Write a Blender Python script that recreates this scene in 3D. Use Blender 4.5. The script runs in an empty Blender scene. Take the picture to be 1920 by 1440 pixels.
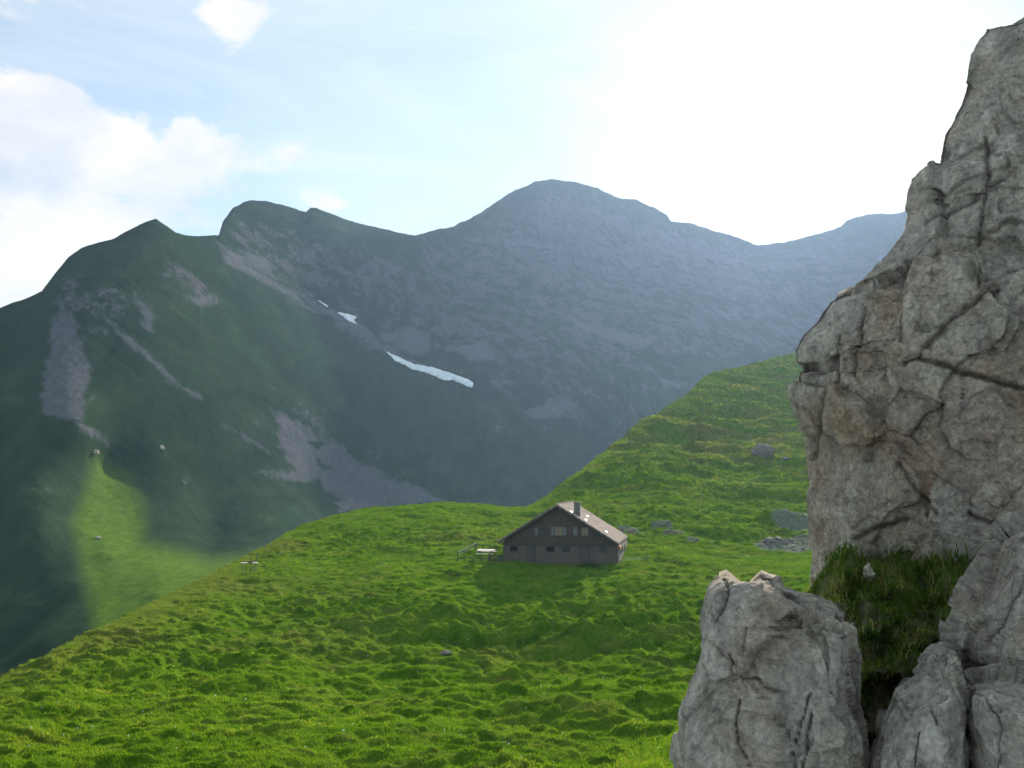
import bpy, math, random
import numpy as np
from math import radians as R

random.seed(7)
rng = np.random.default_rng(11)
scene = bpy.context.scene
COL = scene.collection
F, CX, HZ = 1884.0, 960.0, 905.0          # lens in photo pixels, centre column, eye-level row

def P(px, py, D):
    return np.stack([(px - CX) / F * D, D + 0 * px, (HZ - py) / F * D], -1)
def pt(px, py, D):
    return ((px - CX) / F * D, float(D), (HZ - py) / F * D)

# ------------------------------------------------------------------ helpers
def tag(o, label=None, cat=None, group=None, kind=None):
    if label: o['label'] = label
    if cat: o['category'] = cat
    if group: o['group'] = group
    if kind: o['kind'] = kind
    return o

def link(name, me, mat=None, parent=None, smooth=False):
    o = bpy.data.objects.new(name, me)
    COL.objects.link(o)
    if mat: me.materials.append(mat)
    if parent: o.parent = parent
    if smooth: me.polygons.foreach_set('use_smooth', np.ones(len(me.polygons), bool))
    return o

def empty(name, loc, rz=0.0, rx=0.0, ry=0.0):
    o = bpy.data.objects.new(name, None)
    COL.objects.link(o)
    o.location = loc
    o.rotation_euler = (rx, ry, rz)
    o.empty_display_size = 0.2
    return o

def mesh_np(name, verts, faces):
    """verts (n,3), faces (m,3) or (m,4) arrays"""
    me = bpy.data.meshes.new(name)
    n, m, k = len(verts), len(faces), faces.shape[1]
    me.vertices.add(n)
    me.vertices.foreach_set('co', np.ascontiguousarray(verts, np.float32).ravel())
    me.loops.add(m * k)
    me.loops.foreach_set('vertex_index', np.ascontiguousarray(faces, np.int32).ravel())
    me.polygons.add(m)
    me.polygons.foreach_set('loop_start', np.arange(0, m * k, k, dtype=np.int32))
    me.polygons.foreach_set('loop_total', np.full(m, k, np.int32))
    me.update(calc_edges=True)
    me.validate()
    return me

def attr(me, name, vals):
    a = me.attributes.new(name, 'FLOAT', 'POINT')
    a.data.foreach_set('value', np.ascontiguousarray(vals, np.float32).ravel())

def grid_faces(nr, nc, wrap=False):
    i = np.arange(nr - 1)[:, None] * nc
    if wrap:
        j = np.arange(nc)[None, :]
        k = (j + 1) % nc
    else:
        j = np.arange(nc - 1)[None, :]
        k = j + 1
    return np.stack([i + j, i + k, i + nc + k, i + nc + j], -1).reshape(-1, 4)

class MB:
    """collects boxes, bars and polygons into one mesh"""
    def __init__(s): s.v, s.f = [], []
    def add(s, vs, fs):
        b = len(s.v)
        s.v += [tuple(v) for v in vs]
        s.f += [tuple(b + i for i in f) for f in fs]
        return s
    def box(s, x0, x1, y0, y1, z0, z1):
        return s.add([(x0, y0, z0), (x1, y0, z0), (x1, y1, z0), (x0, y1, z0),
                      (x0, y0, z1), (x1, y0, z1), (x1, y1, z1), (x0, y1, z1)],
                     [(0, 3, 2, 1), (4, 5, 6, 7), (0, 1, 5, 4), (1, 2, 6, 5), (2, 3, 7, 6), (3, 0, 4, 7)])
    def prism(s, poly, y0, y1):
        """poly in (x,z), counter-clockwise seen from -y"""
        n = len(poly)
        vs = [(x, y0, z) for x, z in poly] + [(x, y1, z) for x, z in poly]
        fs = [tuple(range(n)), tuple(range(2 * n - 1, n - 1, -1))]
        fs += [((i + 1) % n, i, n + i, n + (i + 1) % n) for i in range(n)]
        return s.add(vs, fs)
    def bar(s, a, b, r, n=6, r2=None):
        from mathutils import Vector
        a, b = Vector(a), Vector(b)
        d = (b - a).normalized()
        u = d.orthogonal().normalized()
        w = d.cross(u)
        r2 = r if r2 is None else r2
        vs = [a + (u * math.cos(2 * math.pi * k / n) + w * math.sin(2 * math.pi * k / n)) * r for k in range(n)]
        vs += [b + (u * math.cos(2 * math.pi * k / n) + w * math.sin(2 * math.pi * k / n)) * r2 for k in range(n)]
        fs = [tuple(reversed(range(n))), tuple(range(n, 2 * n))]
        fs += [(k, (k + 1) % n, n + (k + 1) % n, n + k) for k in range(n)]
        return s.add(vs, fs)
    def build(s, name, mat, parent=None, bevel=0):
        me = bpy.data.meshes.new(name)
        me.from_pydata(s.v, [], s.f)
        me.update()
        o = link(name, me, mat, parent)
        if bevel:
            m = o.modifiers.new('bevel', 'BEVEL'); m.width = bevel; m.segments = 1; m.limit_method = 'ANGLE'
        return o

# ------------------------------------------------------------------ numpy noise
_perm = rng.permutation(4096).astype(np.int64)
_g3 = rng.normal(size=(4096, 3)); _g3 /= np.linalg.norm(_g3, axis=1)[:, None]
def _h(i, j, k):
    return _perm[(_perm[(_perm[i & 4095] + j) & 4095] + k) & 4095]
def perlin(x, y, z=None, seed=0):
    x = np.asarray(x, float) + seed * 17.31; y = np.asarray(y, float) + seed * 5.77
    z = (np.zeros_like(x) if z is None else np.asarray(z, float)) + seed * 3.13 + 0.37
    xi, yi, zi = np.floor(x).astype(np.int64), np.floor(y).astype(np.int64), np.floor(z).astype(np.int64)
    fx, fy, fz = x - xi, y - yi, z - zi
    u, v, w = [t * t * t * (t * (t * 6 - 15) + 10) for t in (fx, fy, fz)]
    out = 0
    for a in (0, 1):
        for b in (0, 1):
            for c in (0, 1):
                g = _g3[_h(xi + a, yi + b, zi + c)]
                d = g[..., 0] * (fx - a) + g[..., 1] * (fy - b) + g[..., 2] * (fz - c)
                out = out + d * (u if a else 1 - u) * (v if b else 1 - v) * (w if c else 1 - w)
    return out * 1.6
def fbm(x, y, z=None, oct=4, seed=0, gain=0.5):
    s, a, f = 0, 1.0, 1.0
    for o in range(oct):
        s = s + a * perlin(x * f, y * f, None if z is None else z * f, seed + o * 3)
        a *= gain; f *= 2.03
    return s
def ridged(x, y, z=None, oct=4, seed=0, gain=0.5):
    s, a, f = 0, 1.0, 1.0
    for o in range(oct):
        s = s + a * (0.5 - np.abs(perlin(x * f, y * f, None if z is None else z * f, seed + o * 3)))
        a *= gain; f *= 2.07
    return s
def cells(p, size, seed):
    """faceted blocks: every Voronoi cell carries its own tilted plane; returns (height, distance to cell edge)"""
    q = p / size + seed * 7.7
    b = np.floor(q).astype(np.int64)
    best = np.full(len(p), 1e9); sec = np.full(len(p), 1e9); val = np.zeros(len(p))
    for i in (-1, 0, 1):
        for j in (-1, 0, 1):
            for k in (-1, 0, 1):
                h = _h(b[:, 0] + i, b[:, 1] + j, b[:, 2] + k)
                c = b + np.array([i, j, k]) + 0.5 + 0.42 * np.stack([np.sin(h * 1.3), np.sin(h * 2.1 + 1), np.sin(h * 3.7 + 2)], -1)
                d = q - c
                dist = (d * d).sum(-1)
                v = 0.5 * np.sin(h * 0.77) + (d * _g3[(h * 7 + 13) & 4095]).sum(-1) * 0.9
                n = dist < best
                sec = np.where(n, best, np.minimum(sec, dist))
                val = np.where(n, v, val)
                best = np.where(n, dist, best)
    return val, np.sqrt(sec) - np.sqrt(best)
def sstep(a, b, x):
    t = np.clip((x - a) / (b - a), 0, 1)
    return t * t * (3 - 2 * t)
def poly_dist(px, py, poly):
    """signed distance (inside positive) to a polygon in photo pixels"""
    px, py = np.asarray(px, float), np.asarray(py, float)
    d = np.full(px.shape, 1e9); ins = np.zeros(px.shape, bool)
    n = len(poly)
    for i in range(n):
        (x0, y0), (x1, y1) = poly[i], poly[(i + 1) % n]
        dx, dy = x1 - x0, y1 - y0
        t = np.clip(((px - x0) * dx + (py - y0) * dy) / (dx * dx + dy * dy + 1e-9), 0, 1)
        d = np.minimum(d, np.hypot(px - x0 - t * dx, py - y0 - t * dy))
        if y0 != y1:
            c = ((y0 > py) != (y1 > py)) & (px < (x1 - x0) * (py - y0) / (y1 - y0) + x0)
            ins ^= c
    return np.where(ins, d, -d)
def line_dist(px, py, pts):
    d = np.full(np.shape(px), 1e9)
    for (x0, y0), (x1, y1) in zip(pts[:-1], pts[1:]):
        dx, dy = x1 - x0, y1 - y0
        t = np.clip(((px - x0) * dx + (py - y0) * dy) / (dx * dx + dy * dy + 1e-9), 0, 1)
        d = np.minimum(d, np.hypot(px - x0 - t * dx, py - y0 - t * dy))
    return d

class DepthField:
    """distance from the viewpoint as a smooth function of bearing and elevation"""
    def __init__(s, pts):
        a = np.array(pts, float)
        s.c = a[:, :2] / 1000; v = np.log(a[:, 2]); n = len(a)
        r = np.linalg.norm(s.c[:, None] - s.c[None], axis=-1)
        A = np.zeros((n + 3, n + 3)); A[:n, :n] = r
        A[:n, n] = 1; A[:n, n + 1:] = s.c; A[n, :n] = 1; A[n + 1:, :n] = s.c.T
        s.w = np.linalg.solve(A, np.concatenate([v, np.zeros(3)]))
    def __call__(s, px, py):
        x, y = px / 1000, py / 1000
        out = s.w[-3] + s.w[-2] * x + s.w[-1] * y
        for i, (cx, cy) in enumerate(s.c):
            out = out + s.w[i] * np.sqrt((x - cx) ** 2 + (y - cy) ** 2 + 4e-4)
        return np.exp(out)

# ------------------------------------------------------------------ materials
def newmat(name):
    m = bpy.data.materials.new(name); m.use_nodes = True
    nt = m.node_tree; nt.nodes.clear()
    return m, nt
def N(nt, typ, **kw):
    n = nt.nodes.new(typ)
    for k, v in kw.items():
        if k in n.bl_rna.properties.keys() and not k[0].isupper(): setattr(n, k, v)
        else: n.inputs[k.replace('_', ' ')].default_value = v
    return n
def noise(nt, vec, scale, detail=5, rough=0.6, dist=0.0):
    n = nt.nodes.new('ShaderNodeTexNoise')
    n.inputs['Scale'].default_value = scale; n.inputs['Detail'].default_value = detail
    n.inputs['Roughness'].default_value = rough; n.inputs['Distortion'].default_value = dist
    nt.links.new(vec, n.inputs['Vector'])
    return n.outputs['Fac']
def ramp(nt, fac, stops, interp='LINEAR'):
    n = nt.nodes.new('ShaderNodeValToRGB'); r = n.color_ramp; r.interpolation = interp
    while len(r.elements) > 1: r.elements.remove(r.elements[-1])
    r.elements[0].position, r.elements[0].color = stops[0][0], (*stops[0][1], 1)
    for p, c in stops[1:]:
        e = r.elements.new(p); e.color = (*c, 1)
    nt.links.new(fac, n.inputs['Fac'])
    return n.outputs['Color']
def mixc(nt, fac, a, b, mode='MIX'):
    n = nt.nodes.new('ShaderNodeMix'); n.data_type = 'RGBA'; n.blend_type = mode
    def put(sock, v):
        if hasattr(v, 'is_output'): nt.links.new(v, sock)
        elif isinstance(v, (int, float)): sock.default_value = v
        else: sock.default_value = (*v, 1)
    put(n.inputs[0], fac); put(n.inputs[6], a); put(n.inputs[7], b)
    return n.outputs[2]
def math_(nt, op, a, b=0.0, clamp=False):
    n = nt.nodes.new('ShaderNodeMath'); n.operation = op; n.use_clamp = clamp
    for i, v in enumerate((a, b)):
        if hasattr(v, 'is_output'): nt.links.new(v, n.inputs[i])
        else: n.inputs[i].default_value = v
    return n.outputs[0]
def objvec(nt, scale=(1, 1, 1), rot=(0, 0, 0)):
    tc = nt.nodes.new('ShaderNodeTexCoord'); mp = nt.nodes.new('ShaderNodeMapping')
    mp.inputs['Scale'].default_value = scale; mp.inputs['Rotation'].default_value = rot
    nt.links.new(tc.outputs['Object'], mp.inputs['Vector'])
    return mp.outputs['Vector']
def attrn(nt, name):
    n = nt.nodes.new('ShaderNodeAttribute'); n.attribute_name = name
    return n.outputs['Fac']
def finish(nt, color, rough=0.9, bump=None, bstr=0.5, bdist=0.05, spec=0.2):
    b = nt.nodes.new('ShaderNodeBsdfPrincipled'); o = nt.nodes.new('ShaderNodeOutputMaterial')
    if hasattr(color, 'is_output'): nt.links.new(color, b.inputs['Base Color'])
    else: b.inputs['Base Color'].default_value = (*color, 1)
    b.inputs['Roughness'].default_value = rough
    b.inputs['Specular IOR Level'].default_value = spec
    if bump is not None:
        bn = nt.nodes.new('ShaderNodeBump'); bn.inputs['Strength'].default_value = bstr
        bn.inputs['Distance'].default_value = bdist
        nt.links.new(bump, bn.inputs['Height']); nt.links.new(bn.outputs['Normal'], b.inputs['Normal'])
    nt.links.new(b.outputs[0], o.inputs['Surface'])

def wood_mat(name, a, b, scale=(3, 3, 0.6), plank=None, rough=0.85):
    m, nt = newmat(name)
    v = objvec(nt, scale)
    f = noise(nt, v, 4, 6, 0.7, 0.4)
    c = ramp(nt, f, [(0.3, a), (0.7, b)])
    if plank:
        w = nt.nodes.new('ShaderNodeTexWave'); w.wave_type = 'BANDS'; w.bands_direction = plank[0]
        w.wave_profile = 'SAW'; w.inputs['Scale'].default_value = plank[1]
        w.inputs['Distortion'].default_value = 0.0
        nt.links.new(objvec(nt), w.inputs['Vector'])
        g = ramp(nt, w.outputs['Fac'], [(0.0, (0.35, 0.35, 0.35)), (0.09, (1, 1, 1)), (0.92, (0.9, 0.9, 0.9)), (1.0, (0.35, 0.35, 0.35))])
        c = mixc(nt, 1.0, c, g, 'MULTIPLY')
    big = noise(nt, objvec(nt), 0.7, 4, 0.6)
    c = mixc(nt, 0.55, c, ramp(nt, big, [(0.3, (0.6, 0.6, 0.62)), (0.7, (1.15, 1.1, 1.05))]), 'MULTIPLY')
    finish(nt, c, rough, f, 0.4, 0.01)
    return m

def rock_mat(name, tone=1.0, warm=0.5, tint=(1, 1, 1)):
    m, nt = newmat(name)
    v = objvec(nt)
    big = noise(nt, v, 0.9, 6, 0.62, 0.6)
    mid = noise(nt, v, 5.0, 8, 0.68, 0.3)
    fine = noise(nt, v, 24, 10, 0.78)
    spots = noise(nt, v, 11, 6, 0.72, 0.5)
    grey = ramp(nt, mid, [(0.26, (0.20 * tone, 0.175 * tone, 0.15 * tone)), (0.48, (0.36 * tone, 0.325 * tone, 0.28 * tone)),
                          (0.7, (0.50 * tone, 0.455 * tone, 0.40 * tone))])
    rust = ramp(nt, mid, [(0.3, (0.17 * tone, 0.11 * tone, 0.065 * tone)), (0.7, (0.40 * tone, 0.29 * tone, 0.20 * tone))])
    c = mixc(nt, ramp(nt, big, [(0.43, (0, 0, 0)), (0.62, (warm, warm, warm))]), grey, rust)
    streak = noise(nt, objvec(nt, (2.6, 2.6, 0.45)), 1.6, 5, 0.6, 0.5)
    c = mixc(nt, ramp(nt, streak, [(0.46, (0, 0, 0)), (0.64, (0.5, 0.5, 0.5))]), c, (0.17 * tone, 0.15 * tone, 0.145 * tone))
    moss = noise(nt, v, 2.3, 6, 0.7, 0.2)
    c = mixc(nt, ramp(nt, moss, [(0.56, (0, 0, 0)), (0.7, (0.6, 0.6, 0.6))]), c, (0.12 * tone, 0.14 * tone, 0.065 * tone))
    c = mixc(nt, 0.9, c, ramp(nt, fine, [(0.3, (0.35, 0.35, 0.36)), (0.48, (0.95, 0.95, 0.95)), (0.7, (1.6, 1.58, 1.55))]), 'MULTIPLY')
    c = mixc(nt, ramp(nt, spots, [(0.54, (0, 0, 0)), (0.64, (0.6, 0.6, 0.6))]), c, (0.10 * tone, 0.095 * tone, 0.09 * tone))
    c = mixc(nt, ramp(nt, spots, [(0.34, (0.45, 0.45, 0.45)), (0.42, (0, 0, 0))]), c, (0.56 * tone, 0.55 * tone, 0.52 * tone))
    crk = attrn(nt, 'crack')
    c = mixc(nt, math_(nt, 'MULTIPLY', crk, 0.65), c, (0.06, 0.05, 0.04))
    c = mixc(nt, 1.0, c, tint, 'MULTIPLY')
    h = math_(nt, 'ADD', math_(nt, 'MULTIPLY', mid, 1.2), math_(nt, 'MULTIPLY', fine, 0.7))
    h = math_(nt, 'ADD', h, math_(nt, 'MULTIPLY', spots, 0.7))
    finish(nt, c, 0.95, h, 1.0, 0.09, 0.05)
    return m

# meadow turf
def turf_mat():
    m, nt = newmat('turf')
    v = objvec(nt)
    big = noise(nt, v, 0.05, 4, 0.6, 0.3); mid = noise(nt, v, 0.6, 6, 0.65, 0.3); fine = noise(nt, objvec(nt, (1, 0.7, 1)), 7, 7, 0.75)
    c = ramp(nt, mid, [(0.3, (0.032, 0.085, 0.003)), (0.5, (0.074, 0.148, 0.009)), (0.72, (0.14, 0.19, 0.018))])
    dry = ramp(nt, mid, [(0.3, (0.075, 0.085, 0.018)), (0.7, (0.18, 0.155, 0.045))])
    dm = math_(nt, 'ADD', math_(nt, 'MULTIPLY', ramp(nt, big, [(0.48, (0, 0, 0)), (0.65, (1, 1, 1))]), 0.4), attrn(nt, 'dry'), True)
    c = mixc(nt, dm, c, dry)
    c = mixc(nt, 0.9, c, ramp(nt, fine, [(0.3, (0.4, 0.42, 0.35)), (0.52, (1, 1, 1)), (0.75, (1.7, 1.6, 1.4))]), 'MULTIPLY')
    sc = ramp(nt, noise(nt, v, 1.6, 7, 0.75), [(0.35, (0.09, 0.09, 0.095)), (0.65, (0.24, 0.235, 0.23))])
    c = mixc(nt, attrn(nt, 'rubble'), c, sc)
    finish(nt, c, 0.95, math_(nt, 'ADD', mid, fine), 0.9, 0.12, 0.0)
    return m

def blade_mat(name, stops, trans=0.55):
    m, nt = newmat(name)
    c = ramp(nt, attrn(nt, 'tint'), stops)
    d = nt.nodes.new('ShaderNodeBsdfDiffuse'); t = nt.nodes.new('ShaderNodeBsdfTranslucent')
    mx = nt.nodes.new('ShaderNodeMixShader'); mx.inputs[0].default_value = trans
    o = nt.nodes.new('ShaderNodeOutputMaterial')
    nt.links.new(c, d.inputs[0])
    tc = mixc(nt, 1.0, c, (1.25, 1.2, 0.75), 'MULTIPLY')
    nt.links.new(tc, t.inputs[0])
    nt.links.new(d.outputs[0], mx.inputs[1]); nt.links.new(t.outputs[0], mx.inputs[2]); nt.links.new(mx.outputs[0], o.inputs['Surface'])
    return m

def mountain_mat():
    m, nt = newmat('mountain_side')
    v = objvec(nt)
    vs_ = objvec(nt, (1, 0.4, 0.4), (0, R(14), 0))
    big = noise(nt, v, 0.012, 6, 0.6, 0.4); mid = noise(nt, vs_, 0.07, 9, 0.7, 0.4); fine = noise(nt, vs_, 0.45, 7, 0.72)
    tiny = noise(nt, v, 1.6, 4, 0.7)
    grass = ramp(nt, mid, [(0.3, (0.013, 0.028, 0.014)), (0.55, (0.024, 0.046, 0.022)), (0.75, (0.046, 0.068, 0.034))])
    grass = mixc(nt, attrn(nt, 'lit_pasture'), grass, ramp(nt, fine, [(0.3, (0.05, 0.1, 0.012)), (0.7, (0.12, 0.17, 0.025))]))  # brighter green in the valley fan: sunlight put into the grass colour
    rock = ramp(nt, fine, [(0.28, (0.034, 0.034, 0.038)), (0.5, (0.07, 0.068, 0.074)), (0.75, (0.125, 0.12, 0.128))])
    scree = ramp(nt, fine, [(0.3, (0.07, 0.07, 0.078)), (0.7, (0.125, 0.124, 0.136))])
    rk = math_(nt, 'ADD', attrn(nt, 'rock'), math_(nt, 'MULTIPLY', math_(nt, 'SUBTRACT', mid, 0.5), 2.6))
    rk = math_(nt, 'ADD', rk, math_(nt, 'MULTIPLY', math_(nt, 'SUBTRACT', fine, 0.5), 1.0))
    rm = ramp(nt, rk, [(0.42, (0, 0, 0)), (0.68, (1, 1, 1))])
    c = mixc(nt, rm, grass, rock)
    stk = noise(nt, objvec(nt, (1, 1, 0.22), (0, R(38), 0)), 0.22, 6, 0.65, 0.3)
    sk = math_(nt, 'ADD', attrn(nt, 'scree'), math_(nt, 'MULTIPLY', math_(nt, 'SUBTRACT', stk, 0.5), 1.7))
    sm = ramp(nt, sk, [(0.3, (0, 0, 0)), (0.85, (0.9, 0.9, 0.9))])
    c = mixc(nt, sm, c, scree)
    c = mixc(nt, 0.7, c, ramp(nt, tiny, [(0.3, (0.6, 0.6, 0.6)), (0.7, (1.35, 1.35, 1.35))]), 'MULTIPLY')
    c = mixc(nt, 0.5, c, ramp(nt, big, [(0.3, (0.7, 0.72, 0.7)), (0.7, (1.25, 1.2, 1.2))]), 'MULTIPLY')
    finish(nt, c, 0.95, math_(nt, 'ADD', math_(nt, 'MULTIPLY', mid, 3.0), fine), 0.3, 0.8, 0.0)
    return m

M = {}
M['turf'] = turf_mat()
M['mountain'] = mountain_mat()
M['cliff'] = rock_mat('cliff_rock', 1.68, 0.85, (1.0, 0.945, 0.915))
M['boulder'] = rock_mat('boulder_rock', 1.75, 0.5, (1.0, 0.96, 0.94))
M['farstone'] = rock_mat('field_stone', 0.6, 0.1)
M['gable'] = wood_mat('gable_boards', (0.06, 0.045, 0.038), (0.125, 0.098, 0.084), (5, 5, 0.8), ('X', 2.4))
M['lowwall'] = wood_mat('grey_wall', (0.095, 0.077, 0.068), (0.155, 0.13, 0.118), (2, 2, 2))
M['dark'] = wood_mat('opening_shade', (0.008, 0.008, 0.009), (0.016, 0.015, 0.016))  # near-black panel; the shade inside an opening is put into its colour
M['door'] = wood_mat('door_boards', (0.075, 0.066, 0.062), (0.13, 0.115, 0.108), (5, 5, 0.8), ('X', 3.2))
M['palewood'] = wood_mat('pale_shutter', (0.13, 0.132, 0.14), (0.20, 0.20, 0.205), (5, 5, 0.8))
M['curtain'] = wood_mat('window_boards', (0.2, 0.165, 0.115), (0.33, 0.275, 0.195), (6, 6, 1))
M['frame'] = wood_mat('window_frame', (0.06, 0.05, 0.045), (0.10, 0.085, 0.075))
M['grey_wood'] = wood_mat('weathered_wood', (0.17, 0.15, 0.135), (0.36, 0.32, 0.29), (6, 6, 6))
M['dark_wood'] = wood_mat('dark_wood', (0.05, 0.045, 0.04), (0.10, 0.09, 0.078), (6, 6, 6))
M['table_wood'] = wood_mat('bleached_wood', (0.55, 0.47, 0.45), (0.75, 0.66, 0.63), (6, 1.5, 6))
M['sunlit_wood'] = wood_mat('sunlit_wood', (0.35, 0.13, 0.045), (0.5, 0.2, 0.07), (6, 6, 6))  # sunlight on the eave end boards is put into this orange colour
M['soil'] = wood_mat('soil', (0.045, 0.045, 0.02), (0.11, 0.10, 0.045), (3, 3, 3))

def roof_mat():
    m, nt = newmat('roof_shingles')
    br = nt.nodes.new('ShaderNodeTexBrick')
    br.inputs['Scale'].default_value = 1.0
    br.inputs['Brick Width'].default_value = 0.32; br.inputs['Row Height'].default_value = 0.3
    br.inputs['Mortar Size'].default_value = 0.014; br.inputs['Bias'].default_value = 0.0
    br.inputs['Color1'].default_value = (0.30, 0.25, 0.225, 1); br.inputs['Color2'].default_value = (0.38, 0.32, 0.29, 1)
    br.inputs['Mortar'].default_value = (0.15, 0.125, 0.11, 1)
    nt.links.new(objvec(nt, (1, 1, 1), (0, 0, R(90))), br.inputs['Vector'])
    big = noise(nt, objvec(nt, (1, 1, 1)), 0.8, 5, 0.65)
    c = mixc(nt, 0.6, br.outputs['Color'], ramp(nt, big, [(0.3, (0.7, 0.69, 0.68)), (0.7, (1.25, 1.2, 1.15))]), 'MULTIPLY')
    finish(nt, c, 0.95, br.outputs['Fac'], 0.4, 0.02, 0.0)
    return m
M['roof'] = roof_mat()
def plain(name, c, rough=0.6, metal=0.0, spec=0.4):
    m, nt = newmat(name)
    f = noise(nt, objvec(nt), 6, 4, 0.6)
    col = mixc(nt, 0.5, c, ramp(nt, f, [(0.3, (0.75, 0.75, 0.75)), (0.7, (1.15, 1.15, 1.15))]), 'MULTIPLY')
    finish(nt, col, rough, None, spec=spec)
    nt.nodes['Principled BSDF'].inputs['Metallic'].default_value = metal
    return m
M['sheet'] = plain('pale_sheet', (0.5, 0.49, 0.49), 0.35, 0.0, 0.6)
M['chimney'] = plain('chimney_stone', (0.13, 0.125, 0.12), 0.9)
M['glass'] = plain('dark_glass', (0.03, 0.035, 0.04), 0.15, 0.0, 0.5)
M['metal'] = plain('grey_metal', (0.22, 0.22, 0.23), 0.5, 0.6)
def snow_mat():
    m, nt = newmat('old_snow')
    f = noise(nt, objvec(nt), 0.35, 6, 0.65)
    finish(nt, ramp(nt, f, [(0.3, (0.45, 0.47, 0.5)), (0.65, (0.8, 0.82, 0.85))]), 0.6, f, 0.4, 0.6)
    return m
M['snow'] = snow_mat()
M['meadow_blade'] = blade_mat('meadow_blade', [(0.0, (0.035, 0.09, 0.003)), (0.45, (0.09, 0.185, 0.010)), (0.8, (0.19, 0.25, 0.022)), (1.0, (0.34, 0.28, 0.085))], 0.55)
M['ledge_blade'] = blade_mat('ledge_blade', [(0.0, (0.035, 0.085, 0.012)), (0.5, (0.085, 0.17, 0.025)), (0.8, (0.18, 0.20, 0.05)), (1.0, (0.42, 0.33, 0.16))], 0.4)
M['leaf'] = blade_mat('dock_leaf', [(0.0, (0.02, 0.05, 0.01)), (0.6, (0.045, 0.10, 0.02)), (1.0, (0.10, 0.16, 0.03))], 0.4)
M['nettle'] = blade_mat('nettle_leaf', [(0.0, (0.06, 0.12, 0.03)), (0.6, (0.12, 0.2, 0.05)), (1.0, (0.2, 0.3, 0.1))], 0.5)

# ------------------------------------------------------------------ MOUNTAINS
sky_pts = [(-800, 760), (-300, 660), (0, 577), (40, 563), (78, 546), (104, 512), (128, 482), (155, 464), (215, 447), (262, 421), (292, 409), (313, 424),
           (330, 436), (352, 441), (410, 442), (418, 415), (436, 390), (460, 377), (500, 376), (540, 388), (574, 398), (582, 389), (594, 390), (640, 409),
           (700, 425), (780, 442), (800, 436), (850, 424), (905, 397), (950, 366), (1000, 342), (1040, 336), (1068, 340), (1120, 352), (1165, 373),
           (1195, 374), (1250, 403), (1258, 414), (1300, 420), (1370, 441), (1420, 461), (1470, 455), (1530, 440), (1575, 427), (1590, 413), (1630, 401),
           (1670, 402), (1706, 393), (1800, 380), (2000, 420), (2600, 500)]
MD = DepthField([
    (-800, 1300, 170), (-800, 760, 390), (-400, 1300, 200), (-400, 900, 310), (-300, 660, 405),
    (0, 1330, 165), (0, 1275, 192), (0, 1205, 236), (0, 1120, 262), (0, 1040, 284), (0, 850, 343), (0, 700, 388), (0, 577, 428),
    (80, 1000, 292), (80, 1120, 262), (70, 900, 324), (95, 850, 342),
    (100, 1230, 190), (150, 1190, 212), (150, 1120, 250), (178, 1060, 290), (125, 985, 312), (200, 1035, 298), (170, 950, 340), (205, 870, 388), (230, 950, 354), (250, 1010, 330),
    (300, 1110, 245), (300, 1035, 312), (400, 1090, 260), (385, 1050, 320), (480, 1050, 330), (330, 1000, 352), (300, 900, 385), (300, 850, 400), (400, 1000, 400),
    (150, 810, 354), (110, 760, 366), (110, 560, 432), (160, 464, 482), (200, 650, 432), (300, 650, 462), (300, 750, 428), (292, 409, 565), (350, 520, 535), (400, 600, 535), (412, 443, 690),
    (450, 700, 525), (500, 850, 495), (520, 530, 725), (600, 720, 620), (640, 590, 795), (725, 660, 815), (700, 800, 650), (700, 900, 600), (600, 960, 500), (800, 960, 580),
    (890, 720, 790), (1000, 800, 745), (1000, 930, 640), (1000, 1000, 600), (460, 377, 860), (580, 390, 930), (700, 425, 1050), (785, 441, 1140), (560, 470, 865), (700, 560, 905),
    (800, 600, 930), (900, 640, 910), (850, 424, 1420), (900, 520, 1170), (1040, 336, 1650), (1040, 500, 1300), (1040, 650, 950), (1200, 650, 1030), (1250, 403, 1760), (1200, 520, 1400),
    (1300, 600, 1200), (1420, 461, 1850), (1500, 600, 1400), (1290, 740, 950), (1600, 760, 1000), (1620, 401, 1850), (1700, 395, 1850), (2000, 420, 1900), (2600, 500, 1900), (2000, 800, 1000),
    (1100, 850, 760), (1400, 950, 760), (2600, 1000, 800)])
def m_sky(px):
    return np.interp(px, *np.array(sky_pts, float).T)
meadow_sky = [(-900, 1600), (-400, 1430), (0, 1274), (80, 1232), (180, 1180), (300, 1120), (380, 1082), (440, 1052), (500, 1020), (560, 986), (620, 966), (700, 951), (780, 945),
              (850, 941), (900, 943), (950, 949), (985, 951), (1000, 945), (1050, 911), (1130, 846), (1200, 790), (1250, 762), (1290, 738), (1320, 706), (1340, 697), (1400, 684),
              (1490, 660), (1700, 600), (2000, 520), (2600, 400)]
def md_sky(px):
    return np.interp(px, *np.array(meadow_sky, float).T)

def cols_for(lo, hi, nin, nout):
    return np.concatenate([np.linspace(lo, -40, nout, endpoint=False), np.linspace(-40, 1960, nin, endpoint=False), np.linspace(1960, hi, nout)])

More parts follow.
